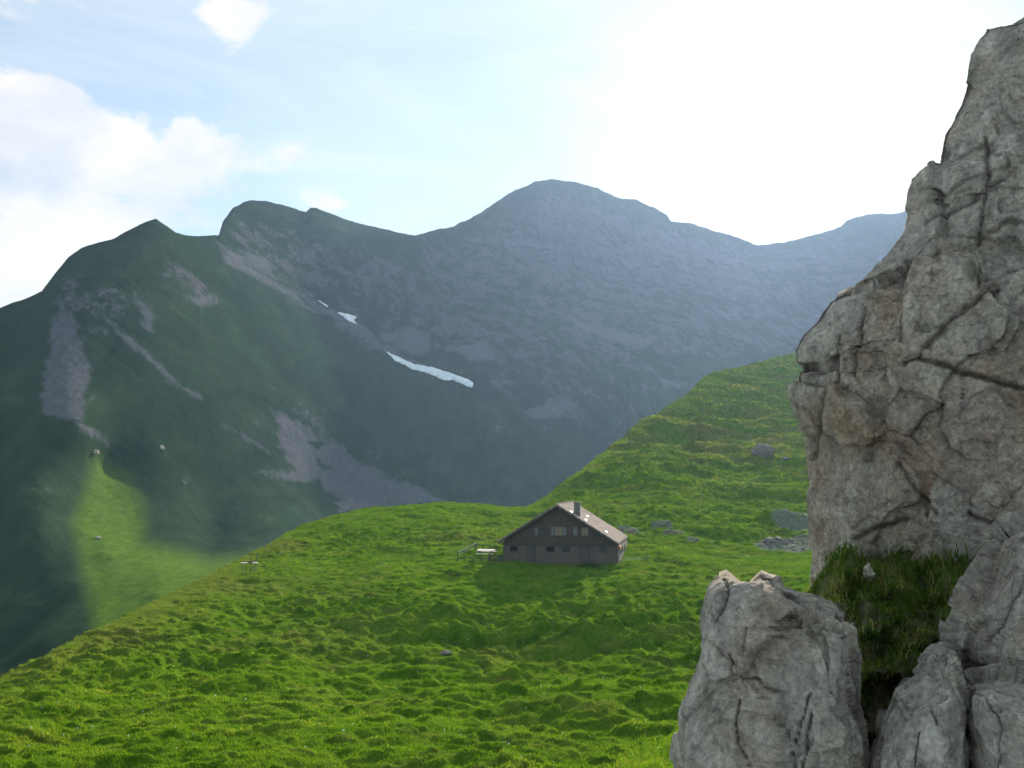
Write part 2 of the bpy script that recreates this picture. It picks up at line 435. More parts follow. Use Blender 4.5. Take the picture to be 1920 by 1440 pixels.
class Sheet: pass
def build_mountains():
    cols = cols_for(-800, 2600, 1150, 70)
    nr, nb = 430, 26
    c = cols[None, :]
    jag = 2.2 * fbm(cols / 30, 0 * cols, oct=4, seed=3, gain=0.6) * np.interp(cols, [0, 380, 420, 500, 800, 900, 1400, 1700], [0.5, 0.6, 1, 0.7, 0.7, 1.2, 1.1, 0.7])
    sky = m_sky(cols) + jag
    bot = np.maximum(md_sky(cols) + 55, 800)
    t = (np.linspace(0, 1, nr) ** 0.92)[:, None]
    py = bot[None] + (sky - bot)[None] * t
    px = np.broadcast_to(c, py.shape)
    D = MD(px, py)
    p = P(px, py, D)
    X, Y, Z = p[..., 0], p[..., 1], p[..., 2]
    edge = 1 - sstep(0.90, 1.0, np.broadcast_to(t, py.shape))
    far = sstep(250, 700, D)
    # gullies following the fall line (left flank runs down to the right)
    ac, al = 0.62 * X + 0.78 * Z, 0.78 * X - 0.62 * Z
    L = ridged(ac / 42, al / 170, Y / 300, 5, 1)
    ac2, al2 = 0.9 * X - 0.35 * Z, 0.35 * X + 0.9 * Z
    Rr = ridged(ac2 / 70, al2 / 320, Y / 260, 5, 9, 0.36)
    ribs = ridged((0.95 * X - 0.3 * Z) / 190, (0.3 * X + 0.95 * Z) / 420, Y / 700, 2, 61)
    strata = ridged(X / 240, (Z + 0.12 * X) / 22, Y / 300, 4, 21)
    wr = sstep(380, 900, px)
    g = (1 - wr) * L * 8 + wr * (Rr * 20 + ribs * 34 + strata * 2.5 * sstep(120, 200, Z))
    g = g + (1.6 + 1.6 * wr) * fbm(X / 15, Z / 75, Y / 200, 4, 5, 0.55)
    lit_past_poly = [(180, 855), (240, 890), (270, 940), (272, 1015), (330, 1030), (395, 1050), (480, 1040), (480, 1110), (170, 1290), (180, 1190), (160, 1100), (140, 980), (165, 910)]  # outline of the sunlit fan on the valley grass
    lit_past = sstep(-25, 30, poly_dist(px, py, lit_past_poly))
    amp = (0.18 + 0.82 * far) * (1 - 0.75 * lit_past)
    Dn = D - g * amp * (0.35 + 0.65 * edge)
    tt = np.broadcast_to(t, py.shape)
    Dn = Dn * (1 + 0.022 * np.clip((tt - 0.982) / 0.018, 0, 1) ** 1.5)
    band = sstep(455, 500, px) * sstep(820, 740, px) * np.interp(cols, [460, 560, 700, 800], [10, 26, 26, 8])[None]
    Dn = Dn * (1 + 0.085 * np.clip((band - (py - sky[None])) / 26, 0, 1) ** 1.2)
    p = P(px, py, Dn)
    Zadd = 0.3 * fbm(X / 6, Y / 6, Z / 6, 3, 31) * (0.4 + 0.6 * edge) * (1 - lit_past) * (1 - 0.8 * far) + lit_past * (0.3 * fbm(X / 7, Y / 7, oct=4, seed=33))
    p[..., 2] += Zadd
    # back slope beyond the skyline
    Dc, zc = p[-1, :, 1], p[-1, :, 2]
    s = np.linspace(0, 1, nb + 1)[1:, None]
    Db = Dc * (1 + 0.16 * s)
    zb = zc - (0.02 * s + 0.17 * s * s) * Dc - 1.0 * (s ** 0.5) * 0
    back = np.stack([(cols[None] - CX) / F * Db, Db, zb], -1)
    V = np.concatenate([p, back], 0)
    # surface cover
    wx = px + 13 * fbm(X / 22, Z / 22, oct=5, seed=41, gain=0.6); wy = py + 11 * fbm(X / 22, Z / 22, oct=5, seed=47, gain=0.6)
    polys = [[(112, 560), (160, 640), (166, 700), (152, 785), (90, 775), (75, 720), (98, 640)],
             [(405, 455), (450, 485), (525, 530), (570, 560), (620, 590), (600, 590), (520, 545), (450, 515), (425, 500)],
             [(195, 585), (262, 648), (330, 708), (378, 742), (360, 742), (300, 695), (235, 645)],
             [(503, 762), (560, 792), (640, 842), (720, 900), (800, 918), (845, 948), (700, 960), (640, 935), (590, 905), (555, 900), (470, 893), (545, 880), (528, 835)],
             [(243, 547), (275, 560), (303, 622), (290, 622), (262, 575)], [(352, 560), (398, 555), (400, 575), (372, 575)], [(318, 500), (345, 520), (390, 560), (370, 560)],
             [(705, 622), (760, 615), (808, 622), (812, 655), (790, 672), (740, 655)], [(838, 652), (915, 640), (918, 672), (882, 682)],
             [(1055, 592), (1130, 606), (1225, 640), (1205, 657), (1130, 642), (1070, 615)], [(1205, 688), (1295, 728), (1250, 722)],
             [(560, 545), (640, 585), (720, 640), (800, 700), (770, 690), (700, 650), (630, 610)], [(985, 765), (1040, 750), (1088, 744), (1060, 780), (1000, 785)],
             [(420, 790), (470, 818), (505, 848), (480, 838)], [(130, 785), (175, 800), (205, 835), (170, 820)], [(440, 470), (500, 480), (520, 520), (460, 500)],
             [(630, 945), (670, 925), (720, 955), (640, 960)]]
    scree = np.zeros(px.shape)
    for q in polys: scree = np.maximum(scree, sstep(-13, 12, poly_dist(wx, wy, q)))
    for h in [[(545, 910), (600, 905), (615, 935), (560, 935)], [(570, 820), (620, 835), (600, 845)], [(590, 860), (625, 870), (610, 880)]]:
        scree *= 1 - sstep(-4, 5, poly_dist(wx, wy, h))
    rock = np.zeros(px.shape)
    for q, w in [([(80, 545), (150, 500), (250, 560), (230, 640), (180, 640), (160, 780), (95, 620)], 0.42), ([(412, 440), (470, 385), (560, 430), (740, 470), (900, 420), (1040, 345), (1260, 420), (1420, 480), (1700, 420), (1700, 650), (1300, 680), (1100, 700), (900, 700), (760, 640), (620, 580), (450, 480)], 0.5),
                 ([(900, 640), (1290, 640), (1200, 780), (1000, 800), (900, 730)], 0.36), ([(250, 430), (330, 440), (420, 560), (400, 600), (300, 520)], 0.4),
                 ([(480, 720), (680, 780), (760, 920), (640, 860), (520, 780)], 0.3), ([(300, 860), (420, 880), (330, 960)], 0.22), ([(1040, 345), (1260, 420), (1420, 470), (1420, 560), (1000, 560), (930, 420)], 0.62)]:
        rock = np.maximum(rock, w * sstep(-25, 30, poly_dist(wx, wy, q)))
    rock += 0.25 * (strata - 0.45) * wr
    top = sstep(0, 30, py - sky[None])                     # grassy crest of the dome ridge
    rock = rock * np.where((px > 440) & (px < 790), 0.15 + 0.85 * sstep(10, 60, py - sky[None]), 1.0)
    rock *= (1 - lit_past)
    def ext(a): return np.concatenate([a, np.repeat(a[-1:], nb, 0)], 0)
    nrt = nr + nb
    me = mesh_np('mountains', V.reshape(-1, 3), grid_faces(nrt, len(cols)))
    attr(me, 'scree', ext(scree)); attr(me, 'rock', ext(rock)); attr(me, 'lit_pasture', ext(lit_past))
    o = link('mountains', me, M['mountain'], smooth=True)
    tag(o, kind='structure')
    S = Sheet(); S.cols, S.bot, S.sky, S.tv, S.V = cols, bot, sky, np.linspace(0, 1, nr) ** 0.92, V[:nr]
    return S

def sheet_at(S, px, py):
    """point of a terrain sheet at a bearing/elevation"""
    px = np.asarray(px, float); py = np.asarray(py, float)
    ci = np.interp(px, S.cols, np.arange(len(S.cols)))
    b = np.interp(px, S.cols, S.bot); k = np.interp(px, S.cols, S.sky)
    t = np.clip((py - b) / (k - b), 0, 1)
    ri = np.interp(t, S.tv, np.arange(len(S.tv)))
    c0 = np.clip(ci.astype(int), 0, len(S.cols) - 2); r0 = np.clip(ri.astype(int), 0, len(S.tv) - 2)
    fc, fr = (ci - c0)[..., None], (ri - r0)[..., None]
    V = S.V
    return (V[r0, c0] * (1 - fr) * (1 - fc) + V[r0, c0 + 1] * (1 - fr) * fc + V[r0 + 1, c0] * fr * (1 - fc) + V[r0 + 1, c0 + 1] * fr * fc)

MT = build_mountains()

def snow_patch(poly, label, lift=1.2):
    xs = np.array([q[0] for q in poly], float); ys = np.array([q[1] for q in poly], float)
    gx = np.arange(xs.min() - 2, xs.max() + 2.1, 0.9); gy = np.arange(ys.max() + 2, ys.min() - 2.1, -0.9)
    px, py = np.meshgrid(gx, gy)
    d = poly_dist(px, py + 1.2 * fbm(px / 9, py / 9, oct=2, seed=77), poly)
    p = sheet_at(MT, px, py)
    p = p * (1 - (lift * np.clip(d / 3, -0.6, 1) / np.linalg.norm(p, axis=-1)))[..., None]
    p[..., 2] += 0.7 * np.clip(d / 3, -0.8, 1)
    f = grid_faces(*px.shape)
    ok = (d > -0.7).ravel()
    f = f[ok[f].all(1)]
    used, inv = np.unique(f, return_inverse=True)
    me = mesh_np('snow_patch', p.reshape(-1, 3)[used], inv.reshape(-1, 4))
    o = link('snow_patch', me, M['snow'], smooth=True)
    s = o.modifiers.new('thick', 'SOLIDIFY'); s.thickness = 2.0; s.offset = -1
    tag(o, label, 'snow patch')
snow_patch([(722, 657), (742, 667), (776, 682), (812, 689), (850, 701), (880, 712), (888, 718), (886, 726), (872, 723), (850, 713), (832, 713), (800, 699), (772, 692), (742, 677)],
           'long curved strip of white snow in the gully of the mountainside')
snow_patch([(631, 585), (650, 588), (669, 594), (664, 600), (671, 609), (656, 603)], 'small forked white snow patch above the long snow strip')
snow_patch([(594, 561), (600, 563), (614, 573), (618, 577), (606, 571)], 'thin sliver of snow highest in the gully, above the forked patch')

# ------------------------------------------------------------------ MEADOW and right-hand hill
GD = DepthField([
    (-900, 2800, 8), (-200, 2800, 8), (600, 2800, 8), (1400, 2800, 8), (2600, 2800, 8), (-900, 1600, 32), (2600, 1440, 34), (2600, 1100, 95),
    (-400, 1440, 40), (0, 1440, 38), (500, 1440, 38), (960, 1440, 38), (1400, 1440, 36), (2000, 1440, 34),
    (0, 1300, 56), (0, 1274, 62), (-400, 1430, 45), (150, 1300, 56), (150, 1200, 76), (300, 1250, 64), (960, 1250, 68), (1400, 1250, 62), (2000, 1250, 58),
    (300, 1150, 86), (620, 1180, 84), (960, 1180, 84), (1500, 1180, 80), (300, 1120, 97), (600, 1110, 101), (960, 1120, 99), (1400, 1120, 97), (2000, 1100, 95),
    (440, 1052, 122), (520, 1050, 119), (700, 1055, 118), (860, 1055, 116), (960, 1062, 115.5), (1050, 1056, 117), (1170, 1054, 117), (1300, 1060, 114), (1500, 1060, 112),
    (500, 1020, 138), (560, 986, 153), (700, 951, 168), (700, 1000, 136), (850, 941, 175), (850, 1000, 136), (960, 950, 178), (960, 1000, 137), (1060, 1000, 140), (1160, 1030, 127),
    (1000, 945, 182), (1050, 911, 192), (1130, 846, 236), (1200, 790, 280), (1290, 738, 328), (1400, 684, 395), (1490, 660, 430), (1700, 600, 500), (2000, 520, 580), (2600, 400, 700),
    (1200, 1000, 142), (1350, 1005, 146), (1500, 1030, 134), (1500, 1000, 150), (1450, 930, 182), (1250, 920, 177), (1300, 850, 238), (1450, 860, 240), (1450, 760, 325), (1700, 900, 200), (2000, 900, 200)])

HOLLOWS = [  # dips and swells of the hill: px, py, along m, across m, height m, turn
    (1310, 815, 20, 6, -4.2, 0.5), (1370, 775, 22, 6, -3.2, 0.5), (1250, 840, 12, 5, -2.2, 0.4), (1460, 930, 12, 4, -1.6, 0.1), (1400, 1000, 7, 3, 0.9, 0.0), (1340, 970, 8, 3, 0.7, 0.0),
    (1480, 880, 10, 5, -0.9, 0.2), (1450, 985, 9, 3, 1.1, 0.0), (1150, 900, 12, 3, 0.7, 0.3), (915, 962, 5, 3, -1.0, 0.0), (985, 965, 4, 2.5, -0.7, 0.0), (1490, 985, 8, 4, 1.2, 0),
    (835, 1200, 5, 2.6, -1.2, 0), (870, 1166, 6, 2.2, 0.75, 0), (1010, 1190, 8, 2.5, 0.65, 0), (1090, 1215, 6, 2.5, -0.9, 0), (1250, 1180, 7, 2.4, 0.6, 0.1), (1200, 1215, 6, 2.5, -0.7, 0), (730, 1330, 4, 1.6, 0.4, 0), (1090, 1330, 4, 1.6, 0.45, 0)]
def build_meadow():
    cols = cols_for(-900, 2600, 1400, 60)
    sky = md_sky(cols) + 0.7 * fbm(cols / 14, 0 * cols, oct=4, seed=13, gain=0.6)
    pyn = np.concatenate([np.linspace(2800, 1480, 40, endpoint=False), np.linspace(1480, 1480, 1)])
    bot = np.full(len(cols), 2800.0)
    # rows: a coarse skirt towards the viewer, then dense
    tv = np.concatenate([np.linspace(0, 0.70, 40, endpoint=False), np.linspace(0.70, 1, 760)])
    py = bot[None] + (sky - bot)[None] * tv[:, None]
    px = np.broadcast_to(cols[None], py.shape)
    D = GD(px, py)
    p = P(px, py, D); X, Y, Z = p[..., 0], p[..., 1], p[..., 2]
    # tussocks and cattle steps
    wx, wy = X + 0.5 * perlin(X / 2, Y / 2, seed=2), Y + 0.35 * perlin(X / 1.7, Y / 1.7, seed=6)
    n0 = perlin(wx / 4.6, wy / 4.0, seed=1)
    n1 = perlin(wx / 1.1, wy / 1.15, seed=4) + 0.45 * perlin(wx / 3.1, wy / 2.6, seed=44)
    n2 = perlin(wx / 0.55, wy / 0.6, seed=8)
    n3 = fbm(X / 0.42, Y / 0.36, oct=3, seed=15)
    tus = 0.72 * n0 + 0.42 * np.tanh(2.2 * np.maximum(n1 - 0.05, 0)) + 0.14 * n2 + 0.085 * n3
    rough = np.interp(py, [900, 1000, 1060, 1130, 1200, 1300, 1440], [0.85, 0.6, 0.42, 0.8, 1.1, 0.95, 0.8]) * (0.72 + 0.38 * sstep(250, 800, px))
    rough = rough * (0.75 + 0.5 * sstep(-0.3, 0.4, perlin(X / 22, Y / 22, seed=19)))
    hill = sstep(150, 230, D)
    hl = 1.5 * perlin(wx / 14, wy / 8, seed=23) + 0.55 * ridged(wx / 6, wy / 2.6, oct=3, seed=27)
    # level the turf where the chalet stands
    hx, hy = (1050 - CX) / F * 117, 117.0
    near = np.exp(-(((X - hx - 2) / 10) ** 2 + ((Y - hy - 5) / 9) ** 2) ** 2)
    dz = tus * rough * (1 - 0.85 * near) * sstep(10, 30, D) + hl * hill
    for (qx, qy, la, lc, h, a) in HOLLOWS:
        d0 = float(GD(np.array([qx], float), np.array([qy], float))[0]); c = pt(qx, qy, d0)
        u = (X - c[0]) * math.cos(a) + (Y - c[1]) * math.sin(a); w = -(X - c[0]) * math.sin(a) + (Y - c[1]) * math.cos(a)
        dz = dz + h * np.exp(-(u / la) ** 2 - (w / lc) ** 2)
    fade = 1 - 0.6 * sstep(0.985, 1.0, np.broadcast_to(tv[:, None], py.shape))
    p[..., 2] = Z + dz * fade
    nb = 24
    Dc, zc = p[-1, :, 1], p[-1, :, 2]
    s = np.linspace(0, 1, nb + 1)[1:, None]
    run = np.interp(cols, [0, 400, 900, 1300, 2600], [35, 60, 110, 130, 160])[None]
    Db = Dc + run * s
    zb = zc - (0.10 * s + 0.42 * s * s) * run + 0.3 * fbm(np.broadcast_to(cols[None], Db.shape) / 20, Db / 3, oct=3, seed=37) * s
    back = np.stack([(cols[None] - CX) / F * Db, Db, zb], -1)
    V = np.concatenate([p, back], 0)
    wpx, wpy = px + 8 * fbm(X / 3, Y / 3, oct=3, seed=51), py + 3 * fbm(X / 3, Y / 3, oct=3, seed=53)
    rub = np.zeros(px.shape)
    for q in RUBBLE: rub = np.maximum(rub, sstep(-3, 3, poly_dist(wpx, wpy, q)) * 0.7)
    rub = np.maximum(rub, 0.55 * sstep(-4, 4, poly_dist(wpx, wpy, [(1165, 1046), (1215, 1046), (1215, 1053), (1165, 1053)])))
    dry = 0.5 * sstep(160, 240, D) * sstep(-0.35, 0.35, perlin(X / 16, Y / 9, seed=61)) + 0.5 * sstep(0.93, 0.99, np.broadcast_to(tv[:, None], py.shape)) * sstep(700, 300, px)
    dry = np.maximum(dry, 0.3 * sstep(0.25, 0.5, perlin(X / 3.0, Y / 1.6, seed=63)))
    def ext(a): return np.concatenate([a, np.repeat(a[-1:], nb, 0)], 0)
    me = mesh_np('meadow', V.reshape(-1, 3), grid_faces(len(tv) + nb, len(cols)))
    attr(me, 'rubble', ext(rub)); attr(me, 'dry', ext(dry))
    o = link('meadow', me, M['turf'], smooth=True)
    tag(o, kind='structure')
    S = Sheet(); S.cols, S.bot, S.sky, S.tv, S.V = cols, bot, sky, tv, V[:len(tv)]
    return S
RUBBLE = [[(1160, 990), (1195, 990), (1205, 999), (1160, 998)], [(1222, 984), (1258, 982), (1252, 990), (1225, 990)], [(1242, 1000), (1275, 996), (1282, 1002), (1250, 1006)], [(1290, 1013), (1306, 1012), (1308, 1020), (1290, 1019)],
          [(1400, 1024), (1455, 1012), (1530, 1006), (1530, 1030), (1500, 1037), (1440, 1034)], [(1445, 985), (1530, 975), (1530, 1003), (1470, 1000)]]
MEAD = build_meadow()

# short grass over the meadow
def blades(name, base, h, w, lean, tint, mat, sun_face=0.5, label=None):
    n = len(base)
    a = rng.uniform(0, 2 * np.pi, n)
    side = np.stack([np.cos(a), np.sin(a), 0 * a], -1) * w[:, None]
    la = rng.uniform(0, 2 * np.pi, n)
    tip = base + np.stack([np.cos(la) * lean, np.sin(la) * lean, h], -1)
    v = np.stack([base - side, base + side, tip], 1).reshape(-1, 3)
    me = mesh_np(name, v, np.arange(3 * n).reshape(-1, 3))
    attr(me, 'tint', np.repeat(tint, 3))
    o = link(name, me, mat)
    tag(o, kind='stuff')
    return o
def meadow_grass():
    n = 430000
    px = rng.uniform(-150, 1960, n); k = md_sky(px)
    py = k + 1 + (1490 - k) * rng.uniform(0, 1, n) ** 0.85
    keep = poly_dist(px, py, RUBBLE[4]) < 0
    px, py = px[keep], py[keep]
    p = sheet_at(MEAD, px, py)
    D = p[:, 1]
    ok = D < 480
    p, D, px, py = p[ok], D[ok], px[ok], py[ok]
    # none indoors
    lx, ly = p[:, 0] - HOUSE[0], p[:, 1] - HOUSE[1]
    u = lx * math.cos(HYAW) + ly * math.sin(HYAW); v = -lx * math.sin(HYAW) + ly * math.cos(HYAW)
    out = ~((np.abs(u) < 6.8) & (v > -0.05) & (v < 14))
    p, D = p[out], D[out]
    n = len(p)
    clump = 0.5 + 0.5 * perlin(p[:, 0] / 1.3, p[:, 1] / 1.0, seed=71)
    h = rng.uniform(0.07, 0.17, n) * (0.55 + 0.9 * clump) * np.maximum(1, D / 95)
    w = rng.uniform(0.010, 0.022, n) * np.maximum(1, D / 55)
    tint = np.clip(rng.normal(0.44, 0.17, n) + 0.30 * perlin(p[:, 0] / 3, p[:, 1] / 2.4, seed=73) + 0.16 * perlin(p[:, 0] / 13, p[:, 1] / 10, seed=79) + sstep(160, 230, D) * (0.2 + 0.24 * sstep(-0.2, 0.5, perlin(p[:, 0] / 14, p[:, 1] / 9, seed=61))), 0, 1)
    p[:, 2] -= 0.03
    blades('meadow_grass', p, h, w, rng.uniform(0.02, 0.12, n), tint, M['meadow_blade'])
HOUSE = np.array(pt(1050.5, 1056, 117)); HYAW = R(-10.6)
meadow_grass()
def valley_grass():
    n = 110000
    px, py = rng.uniform(90, 490, n), rng.uniform(845, 1260, n)
    poly = [(180, 855), (240, 890), (270, 940), (272, 1015), (330, 1030), (395, 1050), (480, 1040), (480, 1110), (170, 1290), (180, 1190), (160, 1100), (140, 980), (165, 910)]  # same sunlit outline; the brighter blades grow only inside it
    ok = (poly_dist(px, py, poly) > rng.uniform(-12, 30, n)) & (py < md_sky(px))
    p = sheet_at(MT, px[ok], py[ok]); n = len(p)
    h = rng.uniform(0.1, 0.24, n); w = rng.uniform(0.025, 0.05, n)
    tint = np.clip(rng.normal(0.4, 0.15, n) + 0.25 * perlin(p[:, 0] / 9, p[:, 1] / 6, seed=75), 0, 1)
    blades('valley_grass', p, h, w, rng.uniform(0.05, 0.3, n), tint, M['meadow_blade'])
valley_grass()

def wild_flowers():
    m = MB()
    for _ in range(170):
        px, py = random.uniform(20, 1500), random.uniform(1000, 1430)
        if py < md_sky(px) + 10: continue
        x, y, z = sheet_at(MEAD, px, py)
        r = random.uniform(0.02, 0.04) * max(1, y / 70)
        zz = z + random.uniform(0.1, 0.2)
        k = [(x + r * math.cos(a), y + r * math.sin(a) * 0.8, zz + 0.4 * r * math.sin(a)) for a in np.linspace(0, 2 * np.pi, 6)[:-1]]
        m.add(k + [(x, y, zz + r * 0.6)], [(0, 1, 5), (1, 2, 5), (2, 3, 5), (3, 4, 5), (4, 0, 5)])
        m.add([(x - .004, y, z - .02), (x + .004, y, z - .02), (x, y, zz)], [(0, 1, 2)])
    tag(m.build('wild_flowers', M['petal']), kind='stuff')
M['petal'] = plain('white_petal', (0.8, 0.8, 0.76), 0.8)
wild_flowers()

# ------------------------------------------------------------------ stones
def stone_mesh(seed, n=2, sq=(1, 1, 0.7)):
    import bmesh
    bm = bmesh.new(); bmesh.ops.create_icosphere(bm, subdivisions=n, radius=1)
    v = np.array([q.co[:] for q in bm.verts])
    c, e = cells(v * 1.0, 0.9, seed)
    v = v * (1 + 0.28 * c + 0.12 * fbm(v[:, 0] * 2, v[:, 1] * 2, v[:, 2] * 2, 3, seed))[:, None] * np.array(sq)
    f = np.array([[q.index for q in fc.verts] for fc in bm.faces]); bm.free()
    return v, f
def rubble():
    vs, fs, b = [], [], 0
    base = [stone_mesh(s, 1) for s in range(5)]
    for q, cnt in zip(RUBBLE, (45, 30, 35, 14, 200, 60)):
        xs, ys = [a[0] for a in q], [a[1] for a in q]
        k = 0
        while k < cnt:
            px, py = random.uniform(min(xs), max(xs)), random.uniform(min(ys), max(ys))
            if poly_dist(np.array(px), np.array(py), q) < 0: continue
            k += 1
            c = sheet_at(MEAD, px, py); v, f = random.choice(base)
            a = random.uniform(0, 6.28); s = random.choice([0.1, 0.12, 0.15, 0.2, 0.3])
            rot = np.array([[math.cos(a), -math.sin(a), 0], [math.sin(a), math.cos(a), 0], [0, 0, 1]])
            vs.append(v @ rot.T * s + c + [0, 0, 0.02 * s]); fs.append(f + b); b += len(v)
    me = mesh_np('rubble', np.concatenate(vs), np.concatenate(fs))
    attr(me, 'crack', np.zeros(b))
    tag(link('rubble', me, M['farstone']), kind='stuff')
rubble()
def field_rock(S, px, py, size, sq, label, cat='boulder', seed=1, rz=0.0, sink=0.2):
    mat = M['boulder'] if S is MT else M['farstone']
    v, f = stone_mesh(seed, 4, sq)
    v = v * size
    v += (0.06 * size * fbm(v[:, 0] * 5 / size, v[:, 1] * 5 / size, v[:, 2] * 5 / size, 4, seed))[:, None]
    me = mesh_np('boulder', v, f); attr(me, 'crack', np.zeros(len(v)))
    o = link('boulder', me, mat)
    c = sheet_at(S, px, py); o.location = (c[0], c[1], c[2] + size * sq[2] * (1 - sink) * 0.3); o.rotation_euler = (0, 0, rz)
    tag(o, label, cat)
field_rock(MEAD, 1430, 862, 2.3, (1.1, 0.9, 0.95), 'dark pointed rock outcrop on the green right-hand hillside', seed=3)
field_rock(MEAD, 1452, 1020, 1.3, (1.4, 0.9, 0.5), 'low grey boulder in the stony patch beside the rock pillar', seed=5)
field_rock(MEAD, 1474, 868, 0.8, (1.2, 0.9, 0.6), 'small grey boulder just right of the dark pointed outcrop', seed=6)
field_rock(MEAD, 1436, 890, 0.6, (1.4, 0.9, 0.5), 'small flat stone below the dark pointed outcrop', seed=9)
field_rock(MEAD, 835, 1232, 0.35, (1.3, 0.8, 0.7), 'small stone half sunk in the foreground turf', seed=8)
field_rock(MT, 177, 848, 1.2, (1.3, 1, 0.7), 'pale boulder at the top tip of the sunlit grass tongue', seed=2)
field_rock(MT, 304, 841, 0.9, (0.9, 0.8, 1.2), 'pale upright boulder alone on the dark mountain slope', seed=4)
field_rock(MT, 184, 1010, 0.8, (1.1, 0.9, 0.6), 'grey boulder on the sunlit left valley grass', seed=7)

# ------------------------------------------------------------------ CHALET
def chalet():
    root = empty('chalet', HOUSE, HYAW)
    tag(root, 'dark weathered timber chalet with a wide shingled gable roof and chimney', 'chalet')
    AX, EZ, RZ, HW = -0.33, 2.45, 6.75, 6.75
    low = MB()
    low.prism([(-HW, -1.6), (HW, -1.6), (HW, 2.2), (-HW, 2.2)], 0, 14)
    low.build('stone_wall', M['lowwall'], root)
    up = MB(); up.prism([(-HW - .05, 2.2), (HW + .05, 2.2), (HW + .05, EZ), (AX, RZ), (-HW - .05, EZ)], -0.06, 14.06)
    up.build('gable_wall', M['gable'], root)
    bd = MB(); bd.box(-HW - .08, HW + .08, -0.12, -0.061, 2.1, 2.26); bd.build('sill_beam', M['dark_wood'], root)
    # roof: two sloping slabs, each its own length of courses, slight ragged verge
    def slab(sx):
        ex = AX + (sx * 7.05 if sx > 0 else sx * 6.95)
        m = (RZ - EZ) / (HW - abs(AX)) if sx > 0 else (RZ - EZ) / (HW - abs(AX) + 0)
        top, k = RZ + 0.14, 0.62
        ez = top - k * abs(ex - AX)
        me = MB(); n = 22
        for i in range(n):
            a, b = i / n, (i + 1) / n
            x0, x1 = AX + (ex - AX) * a, AX + (ex - AX) * (b + 0.012)
            z0, z1 = top + (ez - top) * a, top + (ez - top) * (b + 0.012)
            lift = 0.025
            vs = [(x0, -0.62 + random.uniform(-.02, .02), z0), (x1, -0.62 + random.uniform(-.02, .02), z1 + lift), (x1, 14.6, z1 + lift), (x0, 14.6, z0)]
            vs += [(x, y, z - 0.13 - (lift if j in (1, 2) else 0)) for j, (x, y, z) in enumerate(vs)]
            fs = [(0, 1, 2, 3), (7, 6, 5, 4), (4, 5, 1, 0), (5, 6, 2, 1), (6, 7, 3, 2), (7, 4, 0, 3)]
            if sx < 0: fs = [tuple(reversed(q)) for q in fs]
            me.add(vs, fs)
        return me.build('roof', M['roof'], root), ex, ez, top, k
    rl, *_ = slab(-1)
    rr, ex, ez, top, k = slab(1)
    rc = MB(); rc.bar((AX, -0.64, top + 0.02), (AX, 14.62, top + 0.02), 0.09, 8); rc.build('ridge_cap', M['roof'], root)
    # bargeboards under the verge
    for s, e in ((-1, -7.28), (1, 6.72)):
        b = MB(); zt, zb = top - 0.135, top - 0.135 - k * abs(e - AX)
        b.prism([(AX, zt - .24), (e, zb - .24), (e, zb), (AX, zt)] if s > 0 else [(AX, zt), (e, zb), (e, zb - .24), (AX, zt - .24)], -0.58, -0.53)
        b.build('bargeboard', M['dark_wood'], root)
    # chimney on the right slope
    ch = MB(); ch.box(1.45, 2.15, 1.3, 2.1, 5.0, 7.0); c = ch.build('chimney', M['chimney'], rr)
    cp = MB(); cp.box(1.36, 2.24, 1.2, 2.2, 7.0, 7.1); cp.build('chimney_cap', M['chimney'], rr)
    def rz(u): return top - k * abs(u - AX) + 0.03
    for u0, u1, v0, v1 in ((1.1, 1.4, 0.5, 1.1), (2.7, 2.9, 1.6, 2.1), (2.3, 2.5, 6.6, 7.3), (5.0, 5.2, 2.6, 3.1)):
        s = MB(); s.add([(u0, v0, rz(u0)), (u1, v0, rz(u1)), (u1, v1, rz(u1)), (u0, v1, rz(u0)), (u0, v0, rz(u0) + .05), (u1, v0, rz(u1) + .05), (u1, v1, rz(u1) + .05), (u0, v1, rz(u0) + .05)],
                        [(0, 3, 2, 1), (4, 5, 6, 7), (0, 1, 5, 4), (1, 2, 6, 5), (2, 3, 7, 6), (3, 0, 4, 7)])
        s.build('roof_patch', M['sheet'], rr)
    # rafter ends along the right eave, fascia, end boards in a sunlit orange tone
    f = MB(); f.box(ex - .10, ex - .03, -0.55, 14.5, ez - .33, ez - .115); f.build('fascia', M['dark_wood'], root)
    e = MB(); e.box(6.72, 7.0, -0.3, 0.35, 1.72, 2.1); e.box(6.72, 6.98, 0.5, 1.4, 1.8, 2.1); e.build('eave_bracket', M['sunlit_wood'], root)
    pp = MB(); pp.bar((6.86, -0.13, 1.85), (6.86, -0.13, -0.7), 0.05, 8); pp.build('downpipe', M['metal'], root)
    def window(u0, u1, w0, w1, kind, y=-0.06, cols=2, name='window', t=0.07):
        fm = MB()
        fm.box(u0 - t, u1 + t, y - .06, y - .002, w1, w1 + t); fm.box(u0 - t, u1 + t, y - .08, y - .002, w0 - t, w0)
        fm.box(u0 - t, u0, y - .06, y - .002, w0, w1); fm.box(u1, u1 + t, y - .06, y - .002, w0, w1)
        for i in range(1, cols):
            u = u0 + (u1 - u0) * i / cols; fm.box(u - .02, u + .02, y - .05, y - .022, w0, w1)
        fr = fm.build(name, M['frame'], root)
        pn = MB(); pn.box(u0 - .01, u1 + .01, y - .02, y - .004, w0 - .01, w1 + .01)
        pn.build('pane', M[kind], fr)
        return fr
    def shutter(u0, u1, w0, w1, mat='palewood', y=-0.062):
        s = MB(); s.box(u0, u1, y - .045, y - .003, w0, w1)
        for z in (w0 + .15, w1 - .2): s.box(u0 + .03, u1 - .03, y - .07, y - .046, z, z + .07)
        s.build('shutter', M[mat], root)
    w = window(-.60, .20, 3.25, 4.22, 'curtain'); w['label'] = 'pale centre window between open shutters'
